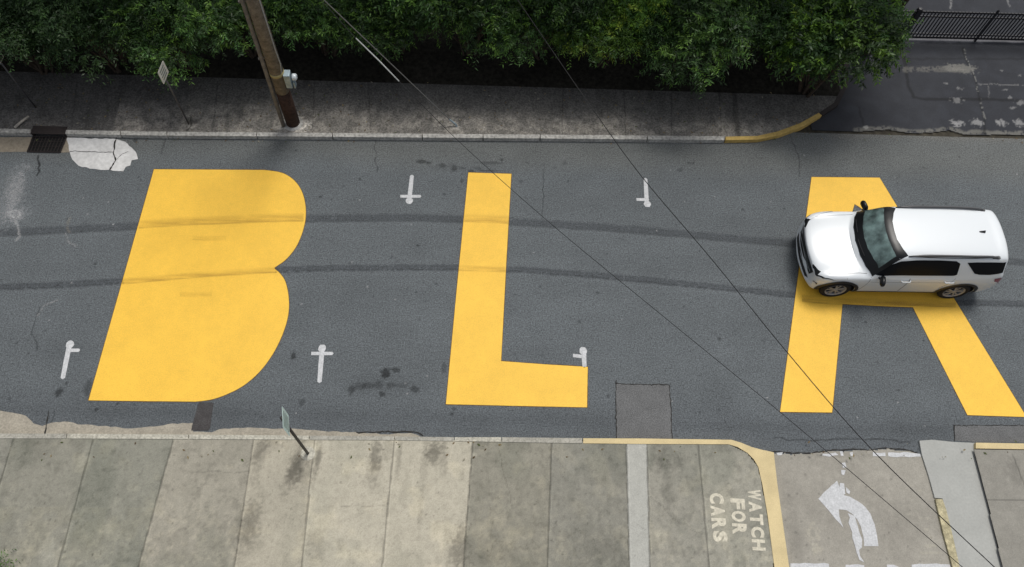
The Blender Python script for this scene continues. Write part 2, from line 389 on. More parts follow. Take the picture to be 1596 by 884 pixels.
# ---- near sidewalk
sw = Sheet(-19, 21, -2.0, 4.87, .026, SW, (.335, .312, .252))
X, Y = sw.X, sw.Y
jt = [(-30, -110), (20, -40), (145, 90), (270, 215), (395, 365), (490, 470), (615, 595), (737, 722), (860, 853), (976, 981), (1008, 1013), (1088, 1105)]
def jline(a, b, z=SW): return [at(a, 686, z), at(b, 884, z), at(b+(b-a)*.5, 1010, z)]
def side(a, b):   # x of the joint at each Y
    p, q = at(a, 686, SW), at(b, 884, SW); return p[0]+(q[0]-p[0])*(Y-p[1])/(q[1]-p[1])
bx = [side(a, b) for a, b in jt]
slabs_k = 1.07
slabs = {1: (.210, .205, .170), 2: (.205, .203, .168), 3: (.265, .250, .205), 4: (.335, .312, .250), 5: (.372, .348, .280), 6: (.370, .346, .278),
         7: (.215, .206, .168), 8: (.200, .195, .165), 9: (.335, .335, .305), 10: (.240, .232, .196), 11: (.255, .247, .207)}
for i, col in slabs.items():
    hi = bx[i+1] if i+1 < len(bx) else np.full_like(X, 30.)
    jb = (sw.fine-.5)*.03; sw.mix(((X+jb > bx[i]) & (X+jb <= hi)).astype(float), col)
sw.mix((X <= bx[1]).astype(float), (.225, .218, .185))
strip = (X > bx[9]) & (X <= bx[10])
dirt = sstep(.47, .66, fbm(X, Y*.6, 1.1, 5, 11)); clean = ((X > bx[4]) & (X <= bx[7])); dirt = dirt*np.where(clean, .45, 1.)
grit = sstep(.50, .72, fbm(X, Y, 11, 3, 17))*np.where(clean, .15, 1.); sw.mul(dirt*(~strip)*.6, (.70, .73, .72))
dirt2 = sstep(.5, .72, fbm(X*1.5, Y*.8, 3.5, 4, 12)); sw.mul(dirt2*(~strip)*.35, (.72, .73, .72))
lite = sstep(.55, .75, fbm(X, Y, 2.2, 5, 14)); sw.mul(lite*(~strip)*.55, (1.3, 1.27, 1.2)); sw.mul(grit*(~strip)*(1-sstep(2.2, 4.4, Y))*.5, (1.35, 1.33, 1.28)); sw.mul(sstep(.56, .8, fbm(X, Y, 9, 3, 18))*np.where(clean, .2, .6)*(~strip), (.72, .72, .72))
sw.mul(((fbm(X, Y, 20, 2, 15) > .74) & ~strip)*.35, .6)
sw.mul(((X < bx[3]) & (Y < at(0, 790, SW)[1]))*sstep(.42, .6, fbm(X, Y, 3, 4, 16))*.35, (1.16, 1.13, 1.05))
sw.mul(((X > bx[7]) & (X < bx[9]))*(1-sstep(2.0, 3.2, Y))*.35, (.8, .8, .78))
for i, (a, b) in enumerate(jt):
    sw.line([p[:2] for p in jline(a, b)], .018, k=.48, strength=.9, wob=.012, world=True)
    sw.line([(p[0]+.035, p[1]) for p in jline(a, b)], .018, k=1.22, strength=.5, wob=.012, world=True)
for (px, py, rx, ry, k, an) in [(461, 728, .13, .40, .52, -.25), (586, 716, .12, .30, .62, 0), (676, 703, .16, .20, .60, 0), (390, 815, .16, .5, .66, -.1), (715, 850, .14, .45, .62, -.1), (403, 706, .10, .35, .62, -.25), (497, 712, .05, .35, .6, -.1), (622, 712, .05, .4, .66, -.05), (462, 730, .16, .42, .66, -.25), (475, 745, .12, .3, .75, -.2), (585, 712, .09, .5, .74, 0), (583, 735, .14, .35, .8, -.1), (494, 715, .06, .5, .74, -.05), (676, 705, .20, .22, .72, 0), (660, 730, .06, .4, .8, 0), (692, 718, .08, .3, .7, 0),
    (605, 700, .1, .25, .8, 0), (655, 800, .05, .4, .8, 0), (405, 720, .10, .5, .75, -.2), (430, 690, .25, .15, .8, 0), (385, 830, .25, .5, .75, 0), (490, 850, .2, .3, .8, 0), (712, 860, .22, .35, .74, 0), (60, 700, .4, .3, .85, 0), (130, 715, .1, .3, 1.2, 0),
    (1030, 715, .18, .3, .72, 0), (1040, 760, .1, .6, .8, 0), (1056, 722, .14, .2, .78, 0), (800, 720, .5, .3, 1.12, 0), (900, 720, .3, .4, 1.1, 0), (930, 850, .5, .3, .8, 0), (770, 860, .4, .25, .84, 0), (1120, 740, .3, .3, 1.1, 0), (75, 862, .18, .25, 1.3, .3), (1150, 700, .3, .08, .8, 0)]:
    sw.blob(px, py, rx, ry, k, strength=.85, ragged=.8, soft=.7, ang=an)
for (px, py, r) in [(740, 709, .05), (437, 690, .03), (535, 735, .02), (480, 700, .14)]: sw.blob(px, py, r, r, 1.35, ragged=.4)
for c in [[(1014, 775), (1050, 808), (1095, 832)], [(775, 700), (785, 730), (800, 790)], [(850, 690), (860, 705)], [(992, 820), (1008, 825)], [(530, 790), (600, 788)], [(300, 735), (390, 737)]]:
    sw.line(c, .010, k=.6, strength=.6, wob=.05)
for i in range(70):
    sw.blob(random.uniform(-50, 1170), random.uniform(700, 880), .02, .02, .55, strength=.8)
sw.c *= slabs_k
kin = pxpoly([(-1200, 680.5), (105, 680.5), (300, 681.5), (600, 683), (780, 686), (910, 688), (1120, 689), (1140, 693), (1165, 705), (1182, 727), (1188, 754), (1196, 800), (1207, 884), (1218, 960), (1250, 1400), (-1200, 1400)], SW)
kin2 = pxpoly([(1516, 699), (1700, 701), (2200, 704), (2200, 1400), (1680, 1400), (1562, 884), (1537, 777)], SW)
right = X > 8
sw.mix(right.astype(float), (.265, .255, .224)); sw.mul(right*dirt*.5, .75); sw.mul(right*lite*.4, 1.25)
for l in [[(1536, 779), (1700, 780)], [(1578, 708), (1600, 765)], [(1600, 765), (1640, 884)], [(1515, 690), (1562, 884)]]: sw.line(l, .014, k=.5, strength=.8, wob=.01)
sw.blob(1580, 735, .15, .3, .8, ragged=.7, soft=.6)
sw.mask = inpoly(X, Y, kin) | inpoly(X, Y, kin2)
sw.build('sidewalk', M['concrete'])

# ---- driveway
DZ = .012
dv = Sheet(6.3, 11.8, -2, 4.9, .026, DZ, (.295, .280, .243))
X, Y = dv.X, dv.Y
dv.mul(sstep(.42, .68, fbm(X, Y, 1.3, 5, 21))*.5, (.82, .82, .82)); dv.mul(sstep(.55, .7, fbm(X, Y, 3, 4, 22))*.35, 1.16)
dv.blob(1340, 800, 1.2, .8, .9, ragged=.6, soft=.8); dv.blob(1240, 840, .12, .9, .85, ragged=.5, soft=.8)
rp = lambda zx, zy: (1196+zx/3.1125, 600+zy/3.1125)
for (zx, zy, rx, ry) in [(222, 720, .13, .18), (240, 795, .10, .08), (228, 810, .04, .1), (790, 782, .16, .03), (790, 815, .2, .025), (700, 490, .03, .02), (742, 512, .03, .02), (795, 740, .04, .03), (770, 700, .06, .02), (740, 645, .05, .02), (690, 628, .04, .02), (775, 648, .05, .02), (500, 500, .07, .02), (452, 478, .05, .02)]:
    dv.blob(*rp(zx, zy), rx, ry, None, col=(.36, .34, .28), strength=.55, ragged=1.2)
dv.blob(*rp(222, 722), .06, .09, None, col=(.24, .23, .2), strength=.9)
for i in range(40): dv.blob(random.uniform(1215, 1480), random.uniform(715, 880), .025, .025, .6, strength=.7)
dv.line([rp(140, 190+150), rp(700, 340)], .05, k=.86, strength=.5)
dpoly = pxpoly([(1190, 705), (1215, 706), (1240, 706), (1262, 706), (1290, 702), (1330, 701), (1350, 702), (1380, 699), (1405, 701), (1420, 702), (1435, 708), (1450, 700), (1600, 1000), (1650, 1400), (1240, 1400), (1218, 960), (1207, 800), (1195, 740)], DZ)
dv.mask = inpoly(X+.04*(fbm(X, Y, 4, 2, 3)-.5), Y+.10*(fbm(X, Y, 4, 3, 4)-.5), dpoly)
dv.build('driveway', M['concrete'])
M['kerb_stained'] = mat('stained_kerb_paint', (.40, .36, .23), .9, spec=.2, noise=[(9, .6, 1.25), (30, .8, 1.2)])
prism('slab', [(1433, 687), (1453, 685.5), (1487, 689), (1520, 690.5), (1519, 709), (1537, 777), (1562, 884), (1580, 960), (1650, 1300), (1560, 1300), (1515, 960), (1496, 884), (1483, 830), (1474, 793), (1469, 777), (1457, 776), (1447, 740), (1437, 709)], .05, M['grey_concrete'], th=.05, kind='structure')
prism('kerb', [(1458, 778), (1469, 778), (1475, 795), (1484, 831), (1496, 884), (1515, 960), (1530, 1100), (1515, 1100), (1500, 960), (1485, 884), (1470, 830)], .065, M['kerb_stained'], th=.06, kind='structure')
prism('kerb', [(1521, 690), (1700, 693), (2100, 697), (2100, 705), (1700, 702), (1521, 699)], .135, M['kerb_yellow'], th=.15, kind='structure')
# ---- near kerb: light stone strip, then yellow
def strip_px(name, top, bot, z, m, th=.15, jag=0): return prism(name, top+bot[::-1], z, m, th=th, kind='structure', jag=jag)
ks = [(-1100, 673), (104, 676), (300, 677.5), (600, 680), (708, 681.5), (782, 681.5), (908, 683)]
ke = [(-1100, 683), (104, 683.5), (300, 684.5), (600, 686), (708, 687.5), (782, 689), (908, 691)]
def lerp_edge(E, x):
    for a, b in zip(E, E[1:]):
        if a[0] <= x <= b[0]: return (x, a[1]+(b[1]-a[1])*(x-a[0])/(b[0]-a[0]))
cuts = [-1100, -200, 104, 294, 482, 615, 708, 782, 908]
M['kerb_light'] = mat('kerb_light_concrete', (.40, .385, .325), .9, spec=.25, noise=[(20, .65, 1.25), (5, .85, 1.15)])
for i, (a, b) in enumerate(zip(cuts, cuts[1:])):
    xs = [a+.7]+[q[0] for q in ks if a < q[0] < b]+[b-.7]
    strip_px('kerb', [lerp_edge(ks, x) for x in xs], [lerp_edge(ke, x) for x in xs], .135, M['kerb_light'] if i in (2, 3, 6) else M['kerb'])
strip_px('kerb', [(909, 683.2), (1000, 683.5), (1140, 685.5), (1155, 690), (1172, 697), (1187, 701), (1206, 705), (1211, 750), (1218, 800), (1230, 884), (1243, 960), (1300, 1300)],
         [(909, 691), (1000, 692), (1136, 692.5), (1150, 697), (1165, 706), (1175, 716), (1182, 728), (1188, 754), (1196, 800), (1207, 884), (1218, 960), (1260, 1300)], .135, M['kerb_yellow'])
# ---- near gutter with the ragged asphalt edge
gut = [(-1000, 620), (-200, 632), (0, 640), (18, 643), (40, 648), (52, 660), (66, 664), (80, 659), (100, 657), (128, 662), (160, 664), (205, 668), (240, 665), (262, 661), (300, 659), (301, 673), (330, 674), (342, 669), (372, 667), (400, 667), (436, 668), (470, 669), (505, 672), (560, 674), (600, 677), (640, 675), (655, 680), (650, 684), (-200, 684), (-1000, 684)]
prism('gutter', gut, .005, M['gutter'], th=.003, kind='structure', jag=.012, seed=4)
prism('asphalt_patch', [(310, 627), (333, 628), (327, 668), (324, 671), (298, 671), (303, 650)], .011, M['dark_patch'], th=.003, kind='structure', jag=.008)
prism('asphalt_patch', [(960, 598), (1043, 600), (1046, 640), (1048, 684), (961, 683)], .005, M['patch_asphalt'], th=.003, kind='structure', jag=.006)
prism('asphalt_patch', [(1487, 663), (1760, 664), (1900, 668), (1900, 691), (1740, 691), (1521, 689), (1488, 687)], .005, M['patch_asphalt'], th=.003, kind='structure', jag=.008)
ck = MB()
def crack(P, wd, z=.012, sd=1, mb=ck):
    rr = random.Random(sd); Wp = [Vector(at(p[0], p[1], z)) for p in P]; pts = []
    for a, b in zip(Wp, Wp[1:]):
        n = max(2, int((b-a).length/.06)); d = (b-a).normalized(); nn = Vector((-d.y, d.x, 0))
        pts += [a+(b-a)*(k/n)+nn*rr.gauss(0, .008) for k in range(n)]
    pts.append(Wp[-1]); V = []; F = []
    for i, p in enumerate(pts):
        d = (pts[min(i+1, len(pts)-1)]-pts[max(i-1, 0)]).normalized(); nn = Vector((-d.y, d.x, 0)); h = wd*rr.uniform(.3, 1)*.5
        V += [p+nn*h, p-nn*h]
        if i: F.append((2*i-2, 2*i-1, 2*i+1, 2*i))
    mb.add(V, F)
crack([(960, 598), (1043, 600)], .03, sd=1); crack([(960, 592), (961, 683)], .025, sd=2); crack([(1043, 600), (1046, 640), (1048, 684)], .025, sd=3)
crack([(1487, 662), (1488, 687)], .03, sd=4); crack([(1487, 663), (1700, 663)], .02, sd=5); crack([(555, 674), (600, 673), (640, 673), (652, 674), (660, 680)], .04, sd=6)
crack([(76, 640), (73, 660), (68, 682)], .04, sd=7); crack([(204, 707), (204, 707.5)], .01, sd=8)
crack([(1200, 704), (1240, 706), (1265, 706), (1290, 702), (1330, 700), (1352, 702), (1380, 698), (1405, 700), (1430, 705)], .035, z=.016, sd=9)
crack([(1437, 709), (1447, 740), (1457, 776)], .025, z=.02, sd=10)
tag(ck.build('road_crack', M['crack']), kind='structure')

# ---- far side
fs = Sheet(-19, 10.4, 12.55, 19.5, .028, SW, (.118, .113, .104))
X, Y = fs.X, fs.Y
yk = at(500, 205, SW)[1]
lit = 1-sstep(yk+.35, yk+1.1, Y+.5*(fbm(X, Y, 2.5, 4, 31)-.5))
fs.mul(lit*(.35+.65*sstep(.36, .66, fbm(X, Y, 6, 5, 32)))*(X > -10), (2.15, 2.1, 2.0))   # patchy sunlit band along the kerb, painted into the colour
fs.mul(sstep(yk+1.0, yk+1.8, Y)*.6, (.62, .62, .64)); fs.mul((X < -8.2)*.5, (.68, .68, .72))  # shade by the thicket and at the left end put into the colour
fs.mul(sstep(.5, .7, fbm(X*2, Y*.7, 2, 4, 34))*.5, .7)
for (a, b) in [(573, 579), (878, 876), (972, 975), (1046, 1047), (1120, 1124), (340, 330), (490, 487), (120, 110), (-60, -70)]:
    fs.line([(a, 128), (b, 211)], .015, k=.5, strength=.8, wob=.02)
fs.line([(1143, 128), (1150, 212)], .07, k=.45, strength=.8, wob=.02)
fs.line([(1120, 165), (1124, 211)], .012, k=1.7, strength=.5, wob=.03)
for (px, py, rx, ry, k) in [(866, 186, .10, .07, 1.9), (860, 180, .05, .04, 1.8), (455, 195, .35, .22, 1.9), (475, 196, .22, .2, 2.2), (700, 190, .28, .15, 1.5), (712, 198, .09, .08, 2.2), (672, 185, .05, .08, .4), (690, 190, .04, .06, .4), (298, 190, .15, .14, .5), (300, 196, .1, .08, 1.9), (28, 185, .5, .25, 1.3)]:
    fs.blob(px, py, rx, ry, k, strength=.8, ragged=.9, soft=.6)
fs.line([(296, 183), (298, 196), (290, 205)], .02, k=.25, strength=.9)
fs.line([(660, 127), (1180, 129)], .03, k=1.5, strength=.35, brk=.35)
fs.line([(660, 131), (1180, 133)], .03, k=.6, strength=.5)
fpoly = pxpoly([(-1500, 203), (0, 204), (225, 209), (600, 212), (860, 214), (1130, 216), (1182, 215), (1214, 208), (1249, 195), (1279, 179), (1303, 161), (1315, 130), (1318, 20), (1318, -200), (-1500, -200)], SW)
fs.mask = inpoly(X, Y, fpoly); fs.mask &= Y < 18.9
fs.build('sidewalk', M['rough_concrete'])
def fk(x): return lerp_edge([(-1500, 203), (0, 206.5), (225, 211), (600, 214), (860, 216), (1130, 218.5)], x)
def fb(x): return lerp_edge([(-1500, 196), (0, 200.5), (225, 205), (600, 208), (860, 210), (1130, 212.5)], x)
cuts = [-1500, -700, -200, 48, 101, 188, 260, 400, 518, 658, 753, 842, 1009, 1130]
for a, b in zip(cuts, cuts[1:]):
    if a == 48: continue
    xs = [a+.8]+[q for q in (0, 225, 600, 860) if a < q < b]+[b-.8]
    strip_px('kerb', [fb(x) for x in xs], [fk(x) for x in xs], .135, M['far_kerb'], th=.165)
M['kerb_yellow_far'] = mat('kerb_yellow_far_paint', (.50, .35, .11), .8, spec=.3, noise=[(14, .8, 1.15), (2, .88, 1.1)])
strip_px('kerb', [(1131, 213), (1180, 212), (1212, 205), (1247, 192), (1276, 176)], [(1131, 218.5), (1182, 217.5), (1216, 210.5), (1251, 197.5), (1281, 180)], .135, M['kerb_yellow_far'], th=.165)
strip_px('kerb', [(1277, 175.5), (1300, 160), (1315, 130), (1318, 20), (1318, -150)], [(1282, 179.5), (1307, 163), (1322, 132), (1325, 20), (1325, -150)], .135, M['iron_shaded_kerb'], th=.165)  # kerb end coloured near-black to paint in the shade under the corner tree
# gutter and pale repair by the drain
prism('gutter', [(-1200, 208), (-100, 213), (0, 214), (50, 214), (44, 236.5), (0, 237), (-100, 236), (-1200, 228)], .005, M['beige_concrete'], th=.003, kind='structure', jag=.008)
prism('gutter', [(104, 213), (112, 214), (113, 237), (94, 238), (102, 216)], .007, M['beige_concrete'], th=.003, kind='structure')
prism('concrete_patch', [(104, 214), (182, 217), (195, 221), (205, 230), (213, 240), (215, 248), (205, 250), (203, 258), (196, 260), (192, 267), (165, 265), (140, 263), (122, 258), (113, 249), (109, 238), (107, 226)], .012, M['white_concrete'], th=.004, kind='structure', jag=.02, seed=3)
ck2 = MB()
crack([(181, 214), (178, 228), (177, 238), (180, 250), (171, 265)], .05, z=.018, sd=21, mb=ck2); crack([(109, 236), (176, 237)], .02, z=.018, sd=22, mb=ck2); crack([(180, 250), (190, 240), (200, 236)], .02, z=.018, sd=23, mb=ck2)
tag(ck2.build('road_crack', M['crack']), kind='structure')

# storm drain
dp = at(74, 220, 0)
dr = empty('storm_drain', (dp[0], dp[1], 0), label='dark rusty storm drain grate let into the kerb beside the pale concrete patch', cat='storm drain')
c0 = [at(52, 213, .008), at(104, 214, .008), at(94, 238, .008), at(43, 237, .008)]
b = MB(); b.add([(p[0]-dp[0], p[1]-dp[1], .008) for p in c0], [(0, 1, 2, 3)]); b.build('pit', M['hole'], dr)
P4 = [Vector((p[0]-dp[0], p[1]-dp[1], .022)) for p in c0]
b = MB()
for i in range(4): b.tube([P4[i], P4[(i+1) % 4]], .02, 4)
b.build('frame', M['iron_shaded_kerb'], dr)
b = MB()
for k in range(1, 10):
    t = k/10; b.tube([P4[0].lerp(P4[1], t), P4[3].lerp(P4[2], t)], .013, 4)
for t in (.33, .66): b.tube([P4[0].lerp(P4[3], t), P4[1].lerp(P4[2], t)], .012, 4)
b.build('grate', M['iron_shaded_kerb'], dr)
b = MB(); x0 = P4[0].x; x1 = P4[1].x; yb = P4[0].y
b.box(((x0+x1)/2, yb+.13, .125), (x1-x0+.02, .26, .03)); b.box((x0-.02+.04, yb+.13, .05), (.04, .24, .12)); b.box((x1-.02, yb+.13, .05), (.04, .24, .12))
b.build('hood', M['iron_shaded_kerb'], dr)
b = MB(); b.box(((x0+x1)/2, yb+.2, .05), (x1-x0-.1, .02, .11)); b.build('throat', M['hole'], dr)

# ---- asphalt lots at the upper right
lt = Sheet(9.2, 24, 13.7, 27, .035, .004, (.026, .0285, .035))
X, Y = lt.X, lt.Y
lt.mul(sstep(.4, .7, fbm(X, Y, .8, 5, 41))*.6, (.75, .75, .78)); lt.mul(sstep(.55, .72, fbm(X, Y, 3, 4, 42))*.4, 1.35)
ft = [(1335, 203), (1385, 200), (1420, 206), (1455, 204), (1480, 201), (1500, 207), (1600, 209), (2000, 214)]
lt.line(ft, .09, col=(.17, .165, .145), strength=.65, brk=.38)
lt.line([(1408, 90), (1412, 105), (1416, 135), (1424, 152), (1440, 155), (1540, 155), (1600, 157)], .05, k=.35, strength=.85, wob=.03)
lt.line([(1380, 84), (1412, 92), (1600, 92)], .04, k=.5, strength=.7)
lt.line([(1500, 76), (1506, 92), (1516, 112), (1523, 135), (1526, 150), (1533, 180), (1535, 212)], .035, k=.4, strength=.9, wob=.05)
lt.line([(1502, 78), (1509, 95), (1519, 118), (1525, 142)], .02, col=(.20, .2, .19), strength=.7, brk=.4)
lt.line([(1528, 155), (1535, 185)], .025, col=(.20, .2, .19), strength=.6, brk=.5)
lt.line([(1410, 108), (1510, 108)], .10, col=(.15, .145, .13), strength=.55, brk=.48)
lt.blob(1495, 107, .45, .14, None, col=(.2, .195, .175), strength=.6, ragged=1)
lt.line([(1523, 130), (1600, 133)], .02, col=(.17, .17, .17), strength=.7, brk=.42)
lt.line([(1541, 132), (1541, 155)], .015, col=(.17, .17, .17), strength=.5, brk=.42)
lt.line([(1338, 168), (1346, 188), (1348, 200)], .03, k=.4, strength=.8)
lt.blob(1349, 199, .08, .06, None, col=(.3, .3, .28), strength=.8)
for (px, w_) in [(1488, .10), (1497, .14), (1521, .16), (1556, .08), (1563, .10), (1588, .14)]: lt.blob(px, 191.5, w_, .10, None, col=(.24, .24, .24), strength=.8, ragged=1.2, soft=.4)
for (px, py, r) in [(1492, 156, .15), (1560, 110, .06), (1566, 140, .06), (1590, 160, .12), (1575, 152, .08), (1495, 138, .08), (1475, 130, .06), (1590, 118, .05), (1578, 168, .07)]: lt.blob(px, py, r, r*.6, None, col=(.2, .2, .2), strength=.6, ragged=1.2)
lt.line([(1482, 0), (1482, 14)], .03, col=(.2, .2, .2), strength=.7, brk=.4); lt.line([(1570, 0), (1575, 12)], .03, col=(.2, .2, .2), strength=.6, brk=.4)
lt.line([(1405, 63), (1600, 62), (1900, 62)], .10, col=(.12, .12, .13), strength=.8, brk=.2)
mk = pxpoly([(1200, 220), (1240, 203), (1335, 206), (1385, 203), (1420, 209), (1455, 207), (1480, 204), (1500, 210), (1600, 212), (2400, 217), (2400, -500), (1200, -500)], .004)
lt.mask = inpoly(X, Y, mk) & (X > 9.3)
lt.build('parking_lot', M['lot_asphalt'])

# planting bed under the thicket
b = MB(); y0 = at(500, 126, SW)[1]; nxg, nyg = 90, 26; V = []; F = []
for j in range(nyg):
    for i in range(nxg):
        x = -21+i*(34/(nxg-1)); y = y0+j*(11/(nyg-1)); V.append((x, y, SW+.02+(.10*random.random()+.05*min(j, 6)/6 if j else -.02)))
for j in range(nyg-1):
    for i in range(nxg-1):
        if V[j*nxg+i+1][0] < 10.7: F.append((j*nxg+i, j*nxg+i+1, (j+1)*nxg+i+1, (j+1)*nxg+i))
b.add(V, F); tag(b.build('planting_bed', M['soil'], smooth=True), kind='structure')

# ================================================================== PAINTED LETTERS
LZ = .006
def smooth_chain(P, n=4):
    out = []
    for i in range(len(P)-1):
        p0 = P[max(i-1, 0)]; p1 = P[i]; p2 = P[i+1]; p3 = P[min(i+2, len(P)-1)]
        for k in range(n):
            t = k/n
            out.append(tuple(.5*((2*p1[a])+(-p0[a]+p2[a])*t+(2*p0[a]-5*p1[a]+4*p2[a]-p3[a])*t*t+(-p0[a]+3*p1[a]-3*p2[a]+p3[a])*t**3) for a in (0, 1)))
    out.append(P[-1]); return out
lowb = smooth_chain([(305, 626), (328, 623), (350, 616), (378, 602), (404, 580), (425, 552), (440, 522), (449, 492), (450, 465), (445, 440), (437, 427), (428, 419)])
upb = smooth_chain([(428, 417), (445, 405), (460, 387), (470, 366), (476, 342), (476, 320), (471, 300), (462, 285), (449, 274), (434, 268), (412, 265)])
Bp = [(240, 264), (138, 624), (200, 625)]+lowb+upb+[(330, 264.5)]
prismo = lambda *a, **k: prism(*a, **k)
o = prism('painted_letter', Bp, LZ, M['yellow'], th=.004); tag(o, 'huge yellow letter B painted on the road, a solid shape with no holes', 'road letter', 'giant yellow letters painted on the road')
o = prism('painted_letter', [(730, 269), (797, 271), (789, 410), (781, 563), (850, 568), (916, 572), (915, 635), (800, 632.5), (695, 630), (712, 450)], LZ, M['yellow'], th=.004)
tag(o, 'huge yellow letter L painted in the middle of the road', 'road letter', 'giant yellow letters painted on the road')
o = prism('painted_letter', [(1265, 276), (1371, 277), (1399, 323), (1496, 480), (1600, 650), (1508, 647), (1423, 479), (1368, 477), (1313, 474), (1297, 643), (1216, 642), (1240, 460)], LZ, M['yellow'], th=.004,
          holes=[[(1332, 318), (1324, 345), (1317, 425), (1397, 427), (1343, 325)]])
tag(o, 'huge yellow letter A painted on the road under the white car', 'road letter', 'giant yellow letters painted on the road')
M['paint_edge'] = mat('grimy_paint_edge', (.12, .075, .03), .9, spec=.2, noise=[(14, .5, 1.6)])
for o in [q for q in C.objects if q.name.startswith('painted_letter')]:
    zt = max(v.co.z for v in o.data.vertices); bm = bmesh.new(); bm.from_mesh(o.data)
    es = [e for e in bm.edges if abs(e.verts[0].co.z-zt) < 1e-5 and abs(e.verts[1].co.z-zt) < 1e-5 and sum(abs(f.normal.z) > .5 for f in e.link_faces) == 1]
    V = []; F = []
    for e in es:
        f = [f for f in e.link_faces if abs(f.normal.z) > .5][0]; a, b_ = [v.co.copy() for v in e.verts]; d = (b_-a); L = d.length; d.normalize(); n = Vector((-d.y, d.x, 0))
        if n.dot(f.calc_center_median()-a) > 0: n = -n
        m_ = max(1, int(L/.15)); k0 = len(V)
        for k in range(m_+1):
            p = a.lerp(b_, k/m_); V += [p-n*.004+Vector((0, 0, -.0025)), p+n*random.uniform(.008, .02)+Vector((0, 0, -.0025))]
            if k: q = k0+2*k; F.append((q-2, q-1, q+1, q))
    bm.free(); mesh_obj('paint_edge', V, F, M['paint_edge'], o)
# tyre tracks crossing the yellow paint (worn-in dirt)
def translucent_dirt(name, col, sc, lo, hi):
    m = mat(name, col, .9, spec=.2); t = m.node_tree; bs = t.nodes['Principled BSDF']
    tc = t.nodes.new('ShaderNodeTexCoord'); n = t.nodes.new('ShaderNodeTexNoise'); n.inputs['Scale'].default_value = sc; n.inputs['Detail'].default_value = 5
    mp = t.nodes.new('ShaderNodeMapping'); mp.inputs['Scale'].default_value = (.10, 1, 1)
    t.links.new(tc.outputs['Object'], mp.inputs['Vector']); t.links.new(mp.outputs[0], n.inputs['Vector'])
    mr = t.nodes.new('ShaderNodeMapRange'); mr.inputs['From Min'].default_value = .35; mr.inputs['From Max'].default_value = .65
    mr.inputs['To Min'].default_value = lo; mr.inputs['To Max'].default_value = hi
    a = t.nodes.new('ShaderNodeAttribute'); a.attribute_name = 'edge'
    mm = t.nodes.new('ShaderNodeMath'); mm.operation = 'MULTIPLY'
    t.links.new(n.outputs['Fac'], mr.inputs['Value']); t.links.new(mr.outputs[0], mm.inputs[0]); t.links.new(a.outputs['Fac'], mm.inputs[1])
    t.links.new(mm.outputs[0], bs.inputs['Alpha'])
    return m
M['track'] = translucent_dirt('tyre_track_dirt', (.23, .15, .05), 11, .08, .36)
def track(P, wpx, z=.009, k=1.0):
    P = smooth_chain(P, 5); V = []; F = []; E_ = []
    prof = [(-1.3, 0), (-.5, .6), (.25, .8), (.6, 1), (.9, 0)]
    for i, p in enumerate(P):
        fade = 1
        for (t, e) in prof: V.append(at(p[0], p[1]+t*wpx, z)); E_.append(e*fade*k)
        if i:
            for j in range(4): q = (i-1)*5+j; F.append((q, q+1, q+6, q+5))
    o = mesh_obj('tyre_track', V, F, M['track'], smooth=True); o['kind'] = 'structure'
    a = o.data.attributes.new('edge', 'FLOAT', 'POINT'); a.data.foreach_set('value', E_)
def seg_between(P, x0, x1, dy=0):
    return [(x0, lerp_edge(P, x0)[1]+dy)]+[(q[0], q[1]+dy) for q in P if x0 < q[0] < x1]+[(x1, lerp_edge(P, x1)[1]+dy)]
track(seg_between(b1, 216, 473), 7); track(seg_between(b1, 723, 793), 7, k=.8)
track(seg_between(b2, 193, 428), 5, k=.9); track(seg_between(b2, 714, 788), 5, k=.8)
track([(1250, 466), (1300, 470), (1400, 472), (1490, 475)], 6, k=1.2)
track([(300, 371), (325, 372), (352, 371)], 4, k=.5); track([(280, 459), (305, 460), (330, 459)], 4, k=.5)
# a thin rusty edge of primer along the letters
# ================================================================== WHITE MARKS
def mark(stroke, blob, bar, label):
    ps = []; z = LZ
    cx_, cy_ = blob
    o0 = Vector(at(cx_, cy_, 0))
    bm = MB()
    def ribbon(a, b_, w0, w1, zz):
        A = Vector(at(*a, zz)); B_ = Vector(at(*b_, zz)); d = (B_-A).normalized(); n = Vector((-d.y, d.x, 0))
        V = [A+n*w0/2, A-n*w0/2, A.lerp(B_, .5)-n*(w0+w1)/4*1.1, B_-n*w1/2, B_+d*w1*.35, B_+n*w1/2, A.lerp(B_, .5)+n*(w0+w1)/4]
        bm.add([(v-o0) for v in V], [(0, 1, 2, 3, 4, 5, 6)])
    ribbon(stroke[0], stroke[1], .115, .10, .006); ribbon(bar[0], bar[1], .085, .085, .0072)
    c = Vector(at(cx_, cy_, .0084)); V = [c-o0+Vector((math.cos(t)*.095*random.uniform(.9, 1.1), math.sin(t)*.10*random.uniform(.9, 1.1), 0)) for t in np.linspace(0, 2*math.pi, 13)[:-1]]
    bm.add(V, [tuple(range(12))])
    o = bm.build('parking_mark', M['white_paint']); o.location = o0
    tag(o, label, 'road marking', 'small white parking marks on the road')
mark(((108, 539), (98, 589)), (109, 537), ((104, 546), (123, 546)), 'small white painted tick left of the yellow B, with a bar on one side')
mark(((502, 546), (498, 595)), (502, 543), ((485, 551), (518, 551)), 'small white painted cross by the lower bowl of the yellow B')
mark(((638, 310), (642, 274)), (638, 313), ((624, 306), (655, 306)), 'small white painted cross between the tops of the yellow B and L')
mark(((1008, 316), (1006, 279)), (1009, 318), ((992, 311), (1010, 311)), 'small white painted tick between the tops of the yellow L and A')
mark(((910, 550), (911, 571)), (909, 547), ((893, 554), (910, 556)), 'small white painted tick touching the foot of the yellow L')

